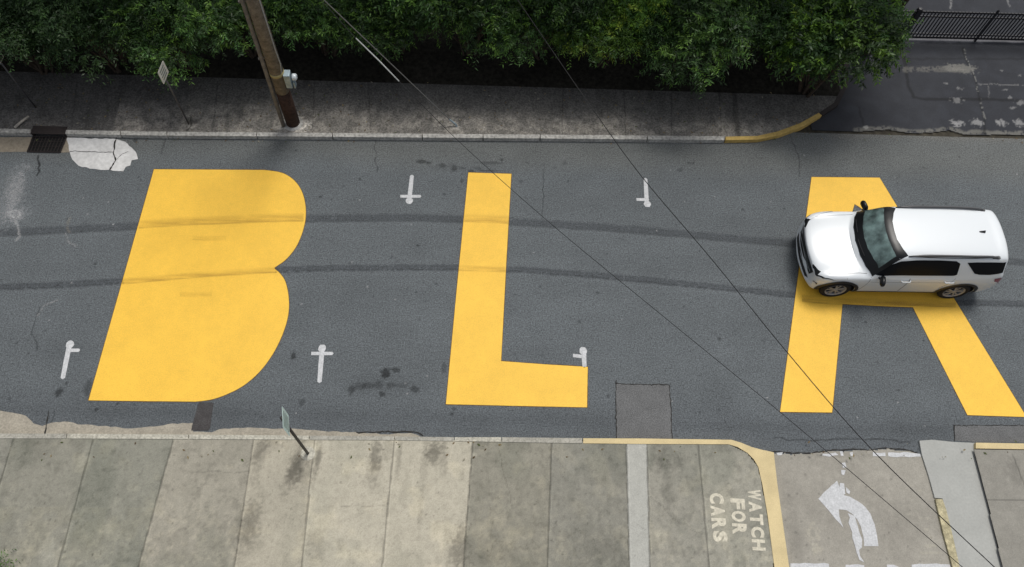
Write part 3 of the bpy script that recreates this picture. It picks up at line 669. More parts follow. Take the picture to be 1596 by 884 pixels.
# ---- driveway arrow and stop lines
AZ = DZ+.005
Z = lambda P: [rp(*p) for p in P]
arrow_p = Z([(247, 552), (285, 512), (338, 464), (352, 500), (372, 535), (400, 542), (440, 565), (475, 592), (500, 625), (520, 675), (532, 730), (539, 782), (470, 782), (466, 735), (455, 690), (438, 655), (415, 628), (385, 608), (346, 604), (350, 640), (369, 692), (330, 650), (290, 600)])
aw = empty('painted_arrow', at(1325, 790, 0), label='worn white turn arrow painted on the driveway', cat='painted arrow')
prism('arrow', arrow_p, AZ, M['white_paint'], th=.003, parent=aw, jag=.006, seed=8)
prism('worn_stroke', Z([(390, 622), (424, 636), (440, 690), (460, 750), (458, 790), (445, 800), (450, 830), (470, 860), (448, 850), (432, 810), (425, 780), (412, 740), (402, 690)]), AZ+.003, M['faded_paint'], th=.002, parent=aw, jag=.03, seed=9).data.materials[0] = M['white_paint']
for q, P in enumerate([[(352, 475), (372, 478), (378, 530), (360, 535), (350, 505)], [(380, 495), (402, 515), (398, 530), (384, 522)], [(362, 378), (378, 376), (384, 400), (366, 402)], [(358, 412), (380, 414), (372, 438), (360, 434)]]):
    prism('worn_fleck', Z(P), AZ+.003, M['white_paint'], th=.002, parent=aw, jag=.02, seed=10+q)
def dashes(label, L, seed):
    e = empty('stop_line', at(*rp(*L[0][0]), 0), label=label, cat='stop line')
    for q, P in enumerate(L): prism('dash', Z(P), AZ, M['white_paint'], th=.003, parent=e, jag=.016, seed=seed+q)
dashes('broken white line along the edge where the driveway meets the road', [[(585, 328), (680, 326), (742, 334), (744, 348), (650, 348), (587, 346)], [(512, 326), (572, 328), (574, 346), (512, 345)], [(270, 334), (330, 328), (345, 340), (300, 348), (266, 342)], [(352, 322), (365, 322), (370, 344), (357, 344)], [(400, 328), (414, 326), (418, 344), (404, 344)], [(44, 330), (75, 326), (70, 340), (50, 342)]], 30)
dashes('patchy white line across the driveway below the arrow', [[(112, 866), (200, 864), (298, 868), (300, 890), (112, 890)], [(380, 872), (440, 870), (470, 876), (470, 892), (378, 892)], [(580, 872), (612, 872), (640, 884), (640, 892), (580, 892)], [(700, 872), (780, 868), (885, 872), (890, 892), (700, 892)]], 50)

# ---- stencilled words
def word(txt, px0, px1, width_m, label=None, parent=None):
    """letters run from px0 (start of baseline) to px1; tops of the letters point towards +X"""
    a = Vector(at(*px0, SW+.004)); b_ = Vector(at(*px1, SW+.004)); d = (b_-a); L = d.length; d.normalize()
    up = Vector((-d.y, d.x, 0))
    n = len(txt); cell = L/n
    for i, ch in enumerate(txt):
        cu = bpy.data.curves.new('t', 'FONT'); cu.body = ch; cu.offset = .05; cu.resolution_u = 3
        to = bpy.data.objects.new('t', cu); C.objects.link(to)
        bpy.context.view_layer.update()
        me = bpy.data.meshes.new_from_object(to.evaluated_get(bpy.context.evaluated_depsgraph_get()))
        bpy.data.objects.remove(to)
        co = np.array([v.co[:] for v in me.vertices]); lo = co.min(0); hi = co.max(0)
        cw = cell*.86
        for v in me.vertices:
            u = (v.co.x-lo[0])/(hi[0]-lo[0])*cw+cell*(i+.07); h = (v.co.y-lo[1])/(hi[1]-lo[1])*width_m
            p = a+d*u+up*h; v.co = p-parent.location
        me.materials.clear(); me.materials.append(M['faded_paint']); me.name = 'letter'
        bm = bmesh.new(); bm.from_mesh(me)
        bmesh.ops.recalc_face_normals(bm, faces=bm.faces)
        for f in bm.faces:
            if f.normal.z < 0: f.normal_flip()
        bm.to_mesh(me); bm.free()
        lo_ = bpy.data.objects.new('letter', me); C.objects.link(lo_); lo_.parent = parent
wt = empty('stencilled_warning', at(1150, 810, SW), label='pale stencilled words WATCH FOR CARS painted on the sidewalk corner', cat='painted words')
word('WATCH', (1165, 761), (1173, 859), .29, parent=wt)
word('FOR', (1138, 775), (1142, 834), .32, parent=wt)
word('CARS', (1105, 767), (1112, 846), .32, parent=wt)

# ================================================================== UTILITY POLE
pb = at(457, 192, SW)
up_ = empty('utility_pole', pb, label='tall brown wooden utility pole with a meter box on the far sidewalk', cat='utility pole')
b = MB(); b.tube([(0, 0, -.1), (.0, 0, 1.35)], [.185, .182], 20); b.build('pole_butt', M['pole_dark'], up_, smooth=True)
b = MB(); b.tube([(0, 0, 1.352), (0, 0, 5), (0, 0, 10.2)], [.181, .165, .14], 20); b.build('shaft', M['pole_wood'], up_, smooth=True)
cdx, cdy = -.215, -.08
b = MB(); b.tube([(cdx-.03, cdy-.03, -.05), (cdx-.01, cdy, 2.6), (cdx+.01, cdy, 5.5), (cdx+.04, cdy+.02, 9.4)], [.055, .055, .05, .05], 10); b.build('conduit', M['conduit'], up_, smooth=True)
for z in (.9, 2.6, 4.4, 6.2):
    b = MB(); b.box((cdx/2-.05, cdy/2-.02, z), (.30, .05, .04), Matrix.Rotation(math.atan2(cdy, cdx), 3, 'Z')); b.build('bracket', M['conduit'], up_)
b = MB(); b.tube([(.15, -.11, 2.1), (.185, -.07, 2.4), (.165, -.06, 2.9), (.16, -.06, 9.5)], .016, 6); b.build('cable', M['wire_pale'], up_, smooth=True)
b = MB(); b.tube([(0, 0, 1.98), (0, 0, 2.08)], [.1835, .1835], 20); b.build('tag_band', M['tag_yellow'], up_, smooth=True)
mb = MB(); mb.box((.25, -.02, 1.80), (.16, .22, .46)); box = mb.build('meter_box', M['galv'], up_)
bv = box.modifiers.new('b', 'BEVEL'); bv.width = .015; bv.segments = 2
mb = MB(); mb.lathe([(0.001, 0), (.085, 0), (.09, .03), (.085, .09), (.06, .115), (.001, .12)], (.37, -.03, 1.90), 'x', 20); mb.build('meter', M['meter_glass'], box, smooth=True)
mb = MB(); mb.box((.385, -.03, 1.66), (.03, .16, .2)); mb.build('cover_plate', M['galv'], box)
b = MB(); b.box((0, 0, 9.6), (2.4, .10, .12)); b.build('crossarm', M['pole_wood'], up_)
for x in (-1.05, -.45, .45, 1.05):
    b = MB(); b.lathe([(.001, 0), (.03, 0), (.05, .03), (.03, .06), (.05, .09), (.03, .13), (.001, .14)], (x, 0, 9.66), 'z', 12); b.build('insulator', M['galv'], up_, smooth=True)
b = MB(); b.lathe([(.001, 0), (.27, 0), (.25, .018), (.19, .028), (.001, .03)], (0, 0, .002), 'z', 18); b.build('footing', M['far_kerb'], up_)

# ---- guy wire
gb = at(712, 197, SW); ge = None
gw = empty('guy_wire', gb, label='thin slanting guy wire anchored in the far sidewalk right of the utility pole', cat='guy wire')
top = Vector(at(490, -14, 4.0))-Vector(gb)
b = MB(); b.tube([(0, 0, 0), top*.5, top*1.4], .013, 6); b.build('strand', M['guy'], gw)
b = MB(); b.tube([(0, 0, -.02), (-.03, .01, .08), top*.06], [.03, .025, .02], 8); b.build('anchor', M['galv'], gw)

# ---- overhead lines
def wire(name, P, r, label, m, sleeve=None):
    pts = [Vector(at(*p)) for p in P]; o0 = pts[0]; fine = []
    for i in range(len(pts)-1):
        p0 = pts[max(i-1, 0)]; p1 = pts[i]; p2 = pts[i+1]; p3 = pts[min(i+2, len(pts)-1)]
        for k in range(6):
            t = k/6; fine.append(.5*((2*p1)+(-p0+p2)*t+(2*p0-5*p1+4*p2-p3)*t*t+(-p0+3*p1-3*p2+p3)*t**3))
    fine.append(pts[-1]); e = empty(name, o0, label=label, cat='overhead cable', group='overhead cables crossing the street')
    b = MB(); b.tube([p-o0 for p in fine], r, 6); b.build('cable', m, e, smooth=True)
    if sleeve:
        b = MB(); b.tube([Vector(at(*p))-o0 for p in sleeve], r*2.6, 8); b.build('sleeve', M['wire_pale'], e, smooth=True)
wire('overhead_cable', [(405, -95, 6.6), (500, 0, 6.5), (555, 60, 6.45), (622, 127, 6.4), (720, 225, 6.3), (860, 350, 6.2), (1030, 490, 6.1), (1225, 650, 6.1), (1500, 884, 6.2), (1700, 1060, 6.4)], .005,
     'thin black overhead cable with a pale sleeve, crossing the top of the yellow L', M['wire'], sleeve=[(555, 60, 6.45), (590, 94, 6.43), (622, 127, 6.4)])
wire('overhead_cable', [(800, -10, 7.5), (860, 78, 7.4), (925, 172, 7.3), (1000, 275, 7.2), (1110, 405, 7.1), (1225, 547, 7.0), (1360, 702, 7.0), (1550, 884, 7.1), (1700, 1020, 7.3)], .0065,
     'black overhead cable crossing the left leg of the yellow A', M['wire'])

# ================================================================== SIGNS
def sign(base, h, face, post, label, rz=0, pw=.27, ph=.44, lines=4, ls=1, frame=False, foot=False, r=.022):
    e = empty('street_sign', base, rz, label=label, cat='street sign')
    b = MB(); b.tube([(0, 0, -.03), (0, 0, h)], r, 8); b.build('post', post, e, smooth=True)
    pw2 = pw/2; rr = .035; V = []; off = .03
    for (cy_, cz_, a0) in ((pw2-rr, ph/2-rr, 0), (-pw2+rr, ph/2-rr, 90), (-pw2+rr, -ph/2+rr, 180), (pw2-rr, -ph/2+rr, 270)):
        for k in range(5):
            t = R(a0+k*22.5); V.append((cy_+rr*math.cos(t), cz_+rr*math.sin(t)))
    n = len(V); zc = h-ph/2+.04
    VV = [(off, p[0], zc+p[1]) for p in V]+[(off+.004, p[0], zc+p[1]) for p in V]
    F = [tuple(range(n)), tuple(range(n, 2*n))]+[(i, (i+1) % n, n+(i+1) % n, n+i) for i in range(n)]
    pl = mesh_obj('plate', VV, F, face, e)
    ink = M['sign_white'] if frame else M['sign_ink']
    for k in range(lines):
        z = zc+ph*.30-k*ph*.6/max(1, lines-1); wdt = pw*random.uniform(.55, .75)
        b = MB(); b.box((off+.0065, 0, z), (.002, wdt, ph*.07)); b.build('text_line', ink, pl)
    if frame:
        o_ = [(pw2-.01, ph/2-.01), (-pw2+.01, ph/2-.01), (-pw2+.01, -ph/2+.01), (pw2-.01, -ph/2+.01)]; i_ = [(p[0]*.88, p[1]*.9) for p in o_]
        mesh_obj('rim', [(off+.0065, p[0], zc+p[1]) for p in o_+i_], [(k, (k+1) % 4, 4+(k+1) % 4, 4+k) for k in range(4)], ink, pl)
    if foot:
        b = MB(); b.lathe([(.001, 0), (.16, 0), (.13, .012), (.05, .02), (.001, .02)], (0, 0, .002), 'z', 12); b.build('footing', M['kerb_light'], e)
    return e

sign(at(480, 707, SW), 2.82-SW, M['sign_face'], M['post_dark'], 'pale green street sign on a dark post on the near sidewalk', rz=R(10), ph=.60, pw=.44, foot=True, r=.032)
q = at(255, 115, 2.1); sign((q[0]-.02, q[1], SW), 2.2, M['sign_white'], M['post_grey'], 'white street sign in the shade of the thicket left of the utility pole', rz=R(-6), pw=.42, ph=.42)
q = at(-3, 92, 2.0); sign((q[0], q[1], SW), 2.1, M['sign_back'], M['post_grey'], 'dark street sign with a pale rim at the left edge of the photo', rz=R(-6), pw=.34, ph=.36, lines=1, frame=True)
a, b_ = Vector(at(23, 199, SW+.03)), Vector(at(45, 181, SW+.10)); b = MB(); b.tube([(0, 0, 0), (b_-a)*.5+Vector((0, 0, .01)), b_-a], [.035, .032, .025], 8)
o = b.build('stick', M['stick'], smooth=True); o.location = a; tag(o, 'pale broken stick lying on the far sidewalk above the storm drain', 'stick')

# ================================================================== FENCE
fb0 = Vector(at(1403, 66, .004)); FH = 1.15
fb0 = Vector(at(1403, 61.5, .004))
fe = empty('metal_fence', fb0, label='black metal picket fence between the two asphalt lots', cat='fence')
def fpanel(a, b_, name='picket_panel'):
    d = (b_-a); L = d.length; n = int(L/.105); m = MB(); rot = Matrix.Rotation(math.atan2(d.y, d.x), 3, 'Z')
    for k in range(1, n):
        p = a+d*(k/n); m.box((p.x, p.y, FH*.5+.06), (.026, .026, FH-.12), rot)
    for z, t in ((FH-.03, .06), (FH-.2, .045), (.12, .075), (.26, .04)):
        c = (a+b_)/2; m.box((c.x, c.y, z), (L, .035, t), rot)
    m.build(name, M['fence'], fe)
def fpost(p, t=.06):
    m = MB(); m.box((p.x, p.y, FH/2+.02), (t, t, FH+.08)); m.lathe([(.001, 0), (t*.6, 0), (t*.5, .04), (.001, .06)], (p.x, p.y, FH+.06), 'z', 8); m.build('post', M['fence'], fe)
pts = [Vector((0, 0, 0)), Vector((2.35, .03, 0)), Vector((4.7, .05, 0)), Vector((7.05, .05, 0)), Vector((9.4, .05, 0))]
fpost(pts[0], .13)
for p in pts[1:]: fpost(p, .055)
for a, b_ in zip(pts, pts[1:]): fpanel(a, b_)
pl_ = Vector((-1.5, -.05, 0)); fpost(pl_); fpanel(pl_, pts[0])

# ================================================================== SUV
car = empty('parked_car', (10.42, 9.555, 0.0), R(.3), label='white sport utility vehicle standing across the yellow letter A', cat='car')
car.name = 'white_car'
_gx = [(-1, -.83), (0, .17), (.6, .65), (1.02, .98), (1.40, 1.28), (1.72, 1.56), (2.05, 1.76), (2.42, 2.02), (2.72, 2.34), (3.35, 3.2), (3.6, 3.55), (3.88, 3.68), (4.16, 3.98), (4.5, 4.35), (5.05, 4.88), (6, 5.83)]
def gx(x): return float(np.interp(x, [a[0] for a in _gx], [a[1] for a in _gx]))
def col_hood(w, zb, s, zt):
    return [(0, zb), (.55*w, zb), (.87*w, zb+.015), (.955*w, zb+.10), (.985*w, zb+.33), (1.0*w, s-.20), (.978*w, s-.05), (.915*w, s+.02), (.76*w, zt-.05), (.52*w, zt-.022), (.27*w, zt-.005), (0, zt)]
def col_cab(w, zb, s, zt, k=1.0, belt=1.10):
    belt += .05; s += .03
    rz_ = lambda z: belt+(z-belt)*k
    return [(0, zb), (.55*w, zb), (.87*w, zb+.015), (.955*w, zb+.10), (.985*w, zb+.33), (1.0*w, s-.20), (.982*w, s-.05), (.935*w, belt), (.765*w, rz_(zt-.17)), (.655*w, rz_(zt-.055)), (.36*w, rz_(zt-.008)), (0, rz_(zt))]
rows = [  # x at the side, bow, section
    (.13, .07, col_hood(.66, .44, .68, .76)), (.17, .14, col_hood(.84, .32, .82, .90)), (.33, .22, col_hood(.94, .25, .92, .99)),
    (.62, .16, col_hood(.985, .24, .99, 1.055)), (1.02, .06, col_hood(1.0, .24, 1.02, 1.105)), (1.40, .10, col_hood(1.0, .24, 1.035, 1.14)),
    (1.72, .34, col_hood(1.0, .24, 1.045, 1.175)), (2.05, .26, col_cab(1.0, .24, 1.05, 1.755, .50)), (2.42, .20, col_cab(1.0, .24, 1.05, 1.755, .93)),
    (2.72, .10, col_cab(1.0, .24, 1.05, 1.765)), (3.35, 0, col_cab(1.0, .24, 1.06, 1.78, belt=1.12)), (4.05, 0, col_cab(1.0, .24, 1.07, 1.77, belt=1.13)),
    (4.50, -.04, col_cab(.99, .25, 1.07, 1.745, belt=1.15)), (4.80, -.10, col_cab(.965, .28, 1.06, 1.70, belt=1.16)),
    (4.93, -.12, col_cab(.945, .32, 1.04, 1.70, .12, belt=1.12)), (5.00, -.08, col_hood(.91, .36, .92, 1.0)), (4.97, -.06, col_hood(.78, .44, .74, .82))]
G = np.zeros((len(rows), 12, 3))
for i, (x, bow, sec) in enumerate(rows):
    wm = max(p[0] for p in sec)
    for j, (y, z) in enumerate(sec): G[i, j] = (gx(x)-bow*(1-(y/wm)**2)-2.525, -y, z*.975)
def cr(p0, p1, p2, p3, t): return .5*((2*p1)+(-p0+p2)*t+(2*p0-5*p1+4*p2-p3)*t*t+(-p0+3*p1-3*p2+p3)*t**3)
def SUV(u, v):
    """surface point; v in 0..11 on the near side, mirrored beyond 11"""
    mir = v > 11
    if mir: v = 22-v
    i = min(int(u), len(rows)-2); t = u-i; q = []
    for jj in range(int(v)-1, int(v)+3):
        j = abs(jj); sgn = -1 if jj < 0 else 1
        if j > 11: j = 22-j; sgn = -1
        r = [G[min(max(i+k, 0), len(rows)-1), j] for k in (-1, 0, 1, 2)]; p = cr(*r, t).copy(); p[1] *= sgn; q.append(p)
    p = cr(*q, v-int(v)); p[1] *= -1 if mir else 1
    if abs(v-11) < 1e-6 or v < 1e-6: p[1] = 0
    return Vector(p)
NU, NV = 6, 5
us = [k/NU for k in range((len(rows)-1)*NU+1)]; us[-1] = len(rows)-1-1e-6
vsr = [k/NV for k in range(22*NV)]
V = []; F = []
for u in us: V += [SUV(u, v) for v in vsr]
nv = len(vsr)
for i in range(len(us)-1):
    for j in range(nv): F.append((i*nv+j, i*nv+(j+1) % nv, (i+1)*nv+(j+1) % nv, (i+1)*nv+j))
F.append(tuple(range(nv))); F.append(tuple(range((len(us)-1)*nv, len(us)*nv)))
bvh = BVHTree.FromPolygons(V, F)
body = mesh_obj('body', V, F, [M['car_white'], M['car_black']], car, smooth=True)
wx = [.93-2.525, 3.96-2.525]; WR, WW = .385, .235
cut = []
for x in wx:
    for s in (-1, 1):
        m = MB(); m.lathe([(.001, -.30), (.435, -.30), (.435, .10), (.001, .10)] if s > 0 else [(.001, -.10), (.435, -.10), (.435, .30), (.001, .30)], (x, s*.98, .40), 'y', 40)
        c_ = m.build('cutter', M['car_white']); c_.data.materials.append(M['car_black'])
        for p in c_.data.polygons: p.material_index = 1
        c_.location = car.location; c_.rotation_euler = car.rotation_euler
        md = body.modifiers.new('cut', 'BOOLEAN'); md.object = c_; md.operation = 'DIFFERENCE'; md.solver = 'EXACT'; cut.append(c_)
bpy.context.view_layer.update()
dg = bpy.context.evaluated_depsgraph_get(); nm = bpy.data.meshes.new_from_object(body.evaluated_get(dg)); body.modifiers.clear(); old = body.data; body.data = nm; nm.name = 'body'
bpy.data.meshes.remove(old)
for c_ in cut: bpy.data.objects.remove(c_)

def hit(o0, d):
    r = bvh.ray_cast(Vector(o0), Vector(d)); return (r[0], r[1]) if r[0] is not None else (None, None)
def interp(P, t):
    L = [0]
    for a, b_ in zip(P, P[1:]): L.append(L[-1]+math.hypot(b_[0]-a[0], b_[1]-a[1]))
    s_ = t*L[-1]
    for i in range(len(P)-1):
        if s_ <= L[i+1]+1e-9:
            k = (s_-L[i])/max(1e-9, L[i+1]-L[i]); return (P[i][0]+(P[i+1][0]-P[i][0])*k, P[i][1]+(P[i+1][1]-P[i][1])*k)
    return P[-1]
def panel(name, top, bot, axis, m, parent=car, off=.005, n=24, k=6, th=.012, mirror=False, smooth=True, raw=False):
    """skin panel between two edge curves, laid on the body from the side ('y'), from above ('z') or from the front ('x')"""
    if axis in 'yz' and not raw: top = [(gx(p[0]), p[1]) for p in top]; bot = [(gx(p[0]), p[1]) for p in bot]
    V = []; F = []
    for i in range(n+1):
        a = interp(top, i/n); b_ = interp(bot, i/n)
        for j in range(k+1):
            p = (a[0]+(b_[0]-a[0])*j/k, a[1]+(b_[1]-a[1])*j/k)
            if axis == 'y': h, nn = hit((p[0]-2.525, -3, p[1]), (0, 1, 0))
            elif axis == 'z': h, nn = hit((p[0]-2.525, p[1], 4), (0, 0, -1))
            elif axis == 'b': h, nn = hit((4, p[0], p[1]), (-1, 0, 0))
            else: h, nn = hit((-4, p[0], p[1]), (1, 0, 0))
            if h is None: h = V[-1] if V else Vector((0, 0, 0)); nn = Vector((0, 0, 0))
            if nn.dot(Vector({'y': (0, -1, 0), 'z': (0, 0, 1), 'x': (-1, 0, 0), 'b': (1, 0, 0)}[axis])) < 0: nn = -nn
            V.append(h+nn*off)
    for i in range(n):
        for j in range(k): q = i*(k+1)+j; F.append((q, q+1, q+k+2, q+k+1))
    if mirror: V = [Vector((v.x, -v.y, v.z)) for v in V]
    o = mesh_obj(name, V, F, m, parent, smooth=smooth)
    return o
def both(name, top, bot, m, **k):
    return panel(name, top, bot, 'y', m, **k), panel(name, top, bot, 'y', m, mirror=True, **k)
# windscreen: black surround then the clear glass
wst = [(1.725, -.915), (1.56, -.70), (1.44, -.40), (1.39, 0), (1.44, .40), (1.56, .70), (1.725, .915)]
wsb = [(2.60, -.665), (2.50, -.50), (2.41, -.25), (2.39, 0), (2.41, .25), (2.50, .50), (2.60, .665)]
ws = panel('windscreen', wst, wsb, 'z', M['car_gloss'], n=40, k=16, off=.006)
gt = [(1.86, -.80), (1.70, -.60), (1.60, -.30), (1.57, 0), (1.60, .30), (1.70, .60), (1.86, .80)]
gb_ = [(2.30, -.665), (2.22, -.50), (2.15, -.25), (2.13, 0), (2.15, .25), (2.22, .50), (2.30, .665)]
panel('glass', gt, gb_, 'z', M['glass'], parent=ws, n=40, k=12, off=.011)
for yy, L_ in ((-.25, .55), (.35, .5)):
    m = MB(); pts_ = []
    for t in np.linspace(0, 1, 6):
        y = yy-.45*t*(1 if yy < 0 else .9)+.25; xx = gx(1.44+.30*abs(y)**2)+.015*t
        h, nn = hit((xx-2.525, y, 4), (0, 0, -1)); pts_.append(h+Vector((0, 0, .022)))
    m.tube(pts_, .009, 6); m.build('wiper', M['car_black'], ws)
# side glass
both('side_window', [(1.83, 1.14), (2.0, 1.27), (2.2, 1.43), (2.45, 1.555), (2.8, 1.60), (3.2, 1.61), (3.50, 1.595), (3.58, 1.53)], [(1.80, 1.12), (2.0, 1.13), (2.3, 1.14), (2.6, 1.15), (2.9, 1.155), (3.2, 1.165), (3.58, 1.175), (3.68, 1.21)], M['glass_dark'], n=30, k=8)
both('quarter_window', [(3.88, 1.56), (4.1, 1.57), (4.4, 1.565), (4.82, 1.54)], [(4.18, 1.25), (4.3, 1.22), (4.55, 1.215), (4.88, 1.25)], M['glass_dark'], n=16, k=8)
panel('rear_window', [(-.60, 1.52), (.60, 1.52)], [(-.72, 1.16), (.72, 1.16)], 'b', M['glass_dark'], n=16, k=8)
# cladding round the arches and along the sill
for x in wx:
    xx = x+2.525; ang = [R(a) for a in range(-12, 193, 8)]
    both('arch_trim', [(xx+.525*math.cos(a), .40+.515*math.sin(a)) for a in ang], [(xx+.436*math.cos(a), .40+.436*math.sin(a)) for a in ang], M['car_black'], n=40, k=3, off=.014, raw=True)
both('sill_trim', [(1.40, .35), (3.48, .35)], [(1.38, .26), (3.50, .26)], M['car_black'], n=12, k=3, off=.01, raw=True)
# front face
gr = panel('grille', [(-.68, .80), (-.4, .855), (0, .87), (.4, .855), (.68, .80)], [(-.60, .54), (-.3, .49), (0, .48), (.3, .49), (.60, .54)], 'x', M['car_gloss'], n=24, k=8, off=.008)
for z in (.755, .665, .575):
    panel('grille_bar', [(-.60, z+.010), (0, z+.026), (.60, z+.010)], [(-.60, z-.014), (0, z+.002), (.60, z-.014)], 'x', M['chrome'], parent=gr, n=24, k=1, off=.02)
panel('badge', [(-.085, .72), (-.04, .745), (.04, .745), (.085, .72)], [(-.085, .68), (-.04, .655), (.04, .655), (.085, .68)], 'x', M['car_gloss'], parent=gr, n=8, k=3, off=.028)
panel('lower_intake', [(-.66, .44), (.66, .44)], [(-.56, .36), (.56, .36)], 'x', M['car_black'], n=20, k=3, off=.008)
def uvpanel(name, uv_top, uv_bot, m, parent=car, off=.006, n=12, k=4, mirror=False):
    V = []; F = []
    for i in range(n+1):
        a = interp(uv_top, i/n); b_ = interp(uv_bot, i/n)
        for j in range(k+1):
            u = a[0]+(b_[0]-a[0])*j/k; v = a[1]+(b_[1]-a[1])*j/k; e = .02
            p = SUV(u, v); nn = (SUV(u+e, v)-p).cross(SUV(u, v+e)-p).normalized()
            c_ = Vector((p.x, 0, .7)); nn = nn if nn.dot(p-Vector((0, 0, .7))) > 0 else -nn
            V.append(p+nn*off)
    for i in range(n):
        for j in range(k): q = i*(k+1)+j; F.append((q, q+1, q+k+2, q+k+1))
    if mirror: V = [Vector((v.x, -v.y, v.z)) for v in V]
    return mesh_obj(name, V, F, m, parent, smooth=True)
for mr in (False, True):
    hl = panel('headlight', [(.24, -.52), (.34, -.70), (.50, -.83), (.72, -.91), (.98, -.945)], [(.19, -.62), (.26, -.78), (.42, -.905), (.66, -.965), (.98, -.965)], 'z', M['car_gloss'], mirror=mr, raw=True, off=.006, n=20, k=5)
    panel('lens', [(.40, -.73), (.54, -.83), (.74, -.905), (.97, -.944)], [(.32, -.80), (.45, -.895), (.67, -.958), (.97, -.964)], 'z', M['lens'], parent=hl, mirror=mr, raw=True, off=.014, n=20, k=5)
    uvpanel('fog_vent', [(1.0, 5.3), (1.5, 4.9), (1.75, 4.3)], [(.9, 4.7), (1.4, 4.3), (1.7, 3.9)], M['car_gloss'], mirror=mr, off=.008, n=4, k=3)
    uvpanel('tail_light', [(12.75, 6.45), (13.5, 6.6), (14.5, 6.5), (14.95, 6.6)], [(13.0, 5.7), (13.5, 5.5), (14.3, 5.3), (14.9, 5.2)], M['red_lens'], mirror=mr, off=.01)
    # shut lines
    uvpanel('hood_seam', [(1.9, 7.55), (3, 7.62), (4, 7.66), (5, 7.68), (5.95, 7.6)], [(1.9, 7.46), (3, 7.56), (4, 7.60), (5, 7.62), (5.95, 7.53)], M['seam'], mirror=mr, off=.002, n=30, k=1)
uvpanel('hood_seam', [(1.28, v) for v in np.linspace(7.4, 14.6, 12)], [(1.34, v) for v in np.linspace(7.4, 14.6, 12)], M['seam'], off=.002, n=30, k=1)
for (x0, z0, x1, z1) in [(1.70, 1.04, 1.62, .42), (2.83, 1.06, 2.83, .40), (3.72, 1.10, 3.50, .62)]:
    both('door_seam', [(x0, z0), (x1, z1)], [(x0+.012, z0), (x1+.012, z1)], M['seam'], n=14, k=1, off=.002)
both('side_crease', [(1.75, .915), (3.9, .94)], [(1.75, .905), (3.9, .93)], M['seam'], n=14, k=1, off=.0012)
for s in (-1, 1):
    for x in (2.42, 3.50):
        h, nn = hit((x-2.525, -3, .98), (0, 1, 0)); m = MB()
        m.tube([(h.x-.12, h.y+.005, h.z), (h.x-.09, h.y-.035, h.z), (h.x+.09, h.y-.035, h.z), (h.x+.12, h.y+.005, h.z)], .019, 8)
        if s > 0: m.V = [(v[0], -v[1], v[2]) for v in m.V]
        m.build('door_handle', M['car_white'], car, smooth=True)
    # mirror
    m = MB(); V_ = []
    m.lathe([(.001, -.10), (.05, -.10), (.075, -.06), (.08, 0), (.075, .07), (.045, .10), (.001, .105)], (0, 0, 0), 'y', 14)
    rot = Matrix.Rotation(R(14*s), 3, 'Z')
    m.V = [tuple(rot @ Vector((v[0]*.85, v[1]*1.25, v[2]*1.1))+Vector((1.76-2.525, s*1.075, 1.12))) for v in m.V]
    mo = m.build('side_mirror', M['car_gloss'], car, smooth=True)
    m = MB(); m.tube([(1.72-2.525, s*.90, 1.06), (1.75-2.525, s*1.02, 1.09)], [.045, .03], 8); m.build('mirror_arm', M['car_black'], mo, smooth=True)
    # roof rail
    pts_ = []
    for x in np.linspace(2.22, 4.40, 16):
        h, nn = hit((x-2.525, s*(.685-.03*max(0, x-3.8)), 4), (0, 0, -1)); t = (x-2.22)/2.18; pts_.append(h+Vector((0, 0, .010+.038*min(1, t*7, (1-t)*12))))
    m = MB(); m.tube(pts_, [.016+.014*min(1, k/3) for k in range(15)]+[.032], 8); m.build('roof_rail', M['rail'], car, smooth=True)
    m = MB(); m.box((4.37-2.525, s*.667, pts_[-1].z-.012), (.18, .06, .055)); m.build('rail_foot', M['rail'], car)
h, nn = hit((4.18-2.525, 0, 4), (0, 0, -1)); m = MB()
m.add([(h.x-.10, -.02, h.z-.004), (h.x-.10, .02, h.z-.004), (h.x+.06, .03, h.z-.004), (h.x+.06, -.03, h.z-.004), (h.x+.04, -.008, h.z+.065), (h.x+.04, .008, h.z+.065)],
      [(0, 1, 2, 3), (0, 1, 5, 4), (1, 2, 5), (2, 3, 4, 5), (3, 0, 4)]); m.build('antenna', M['car_gloss'], car)
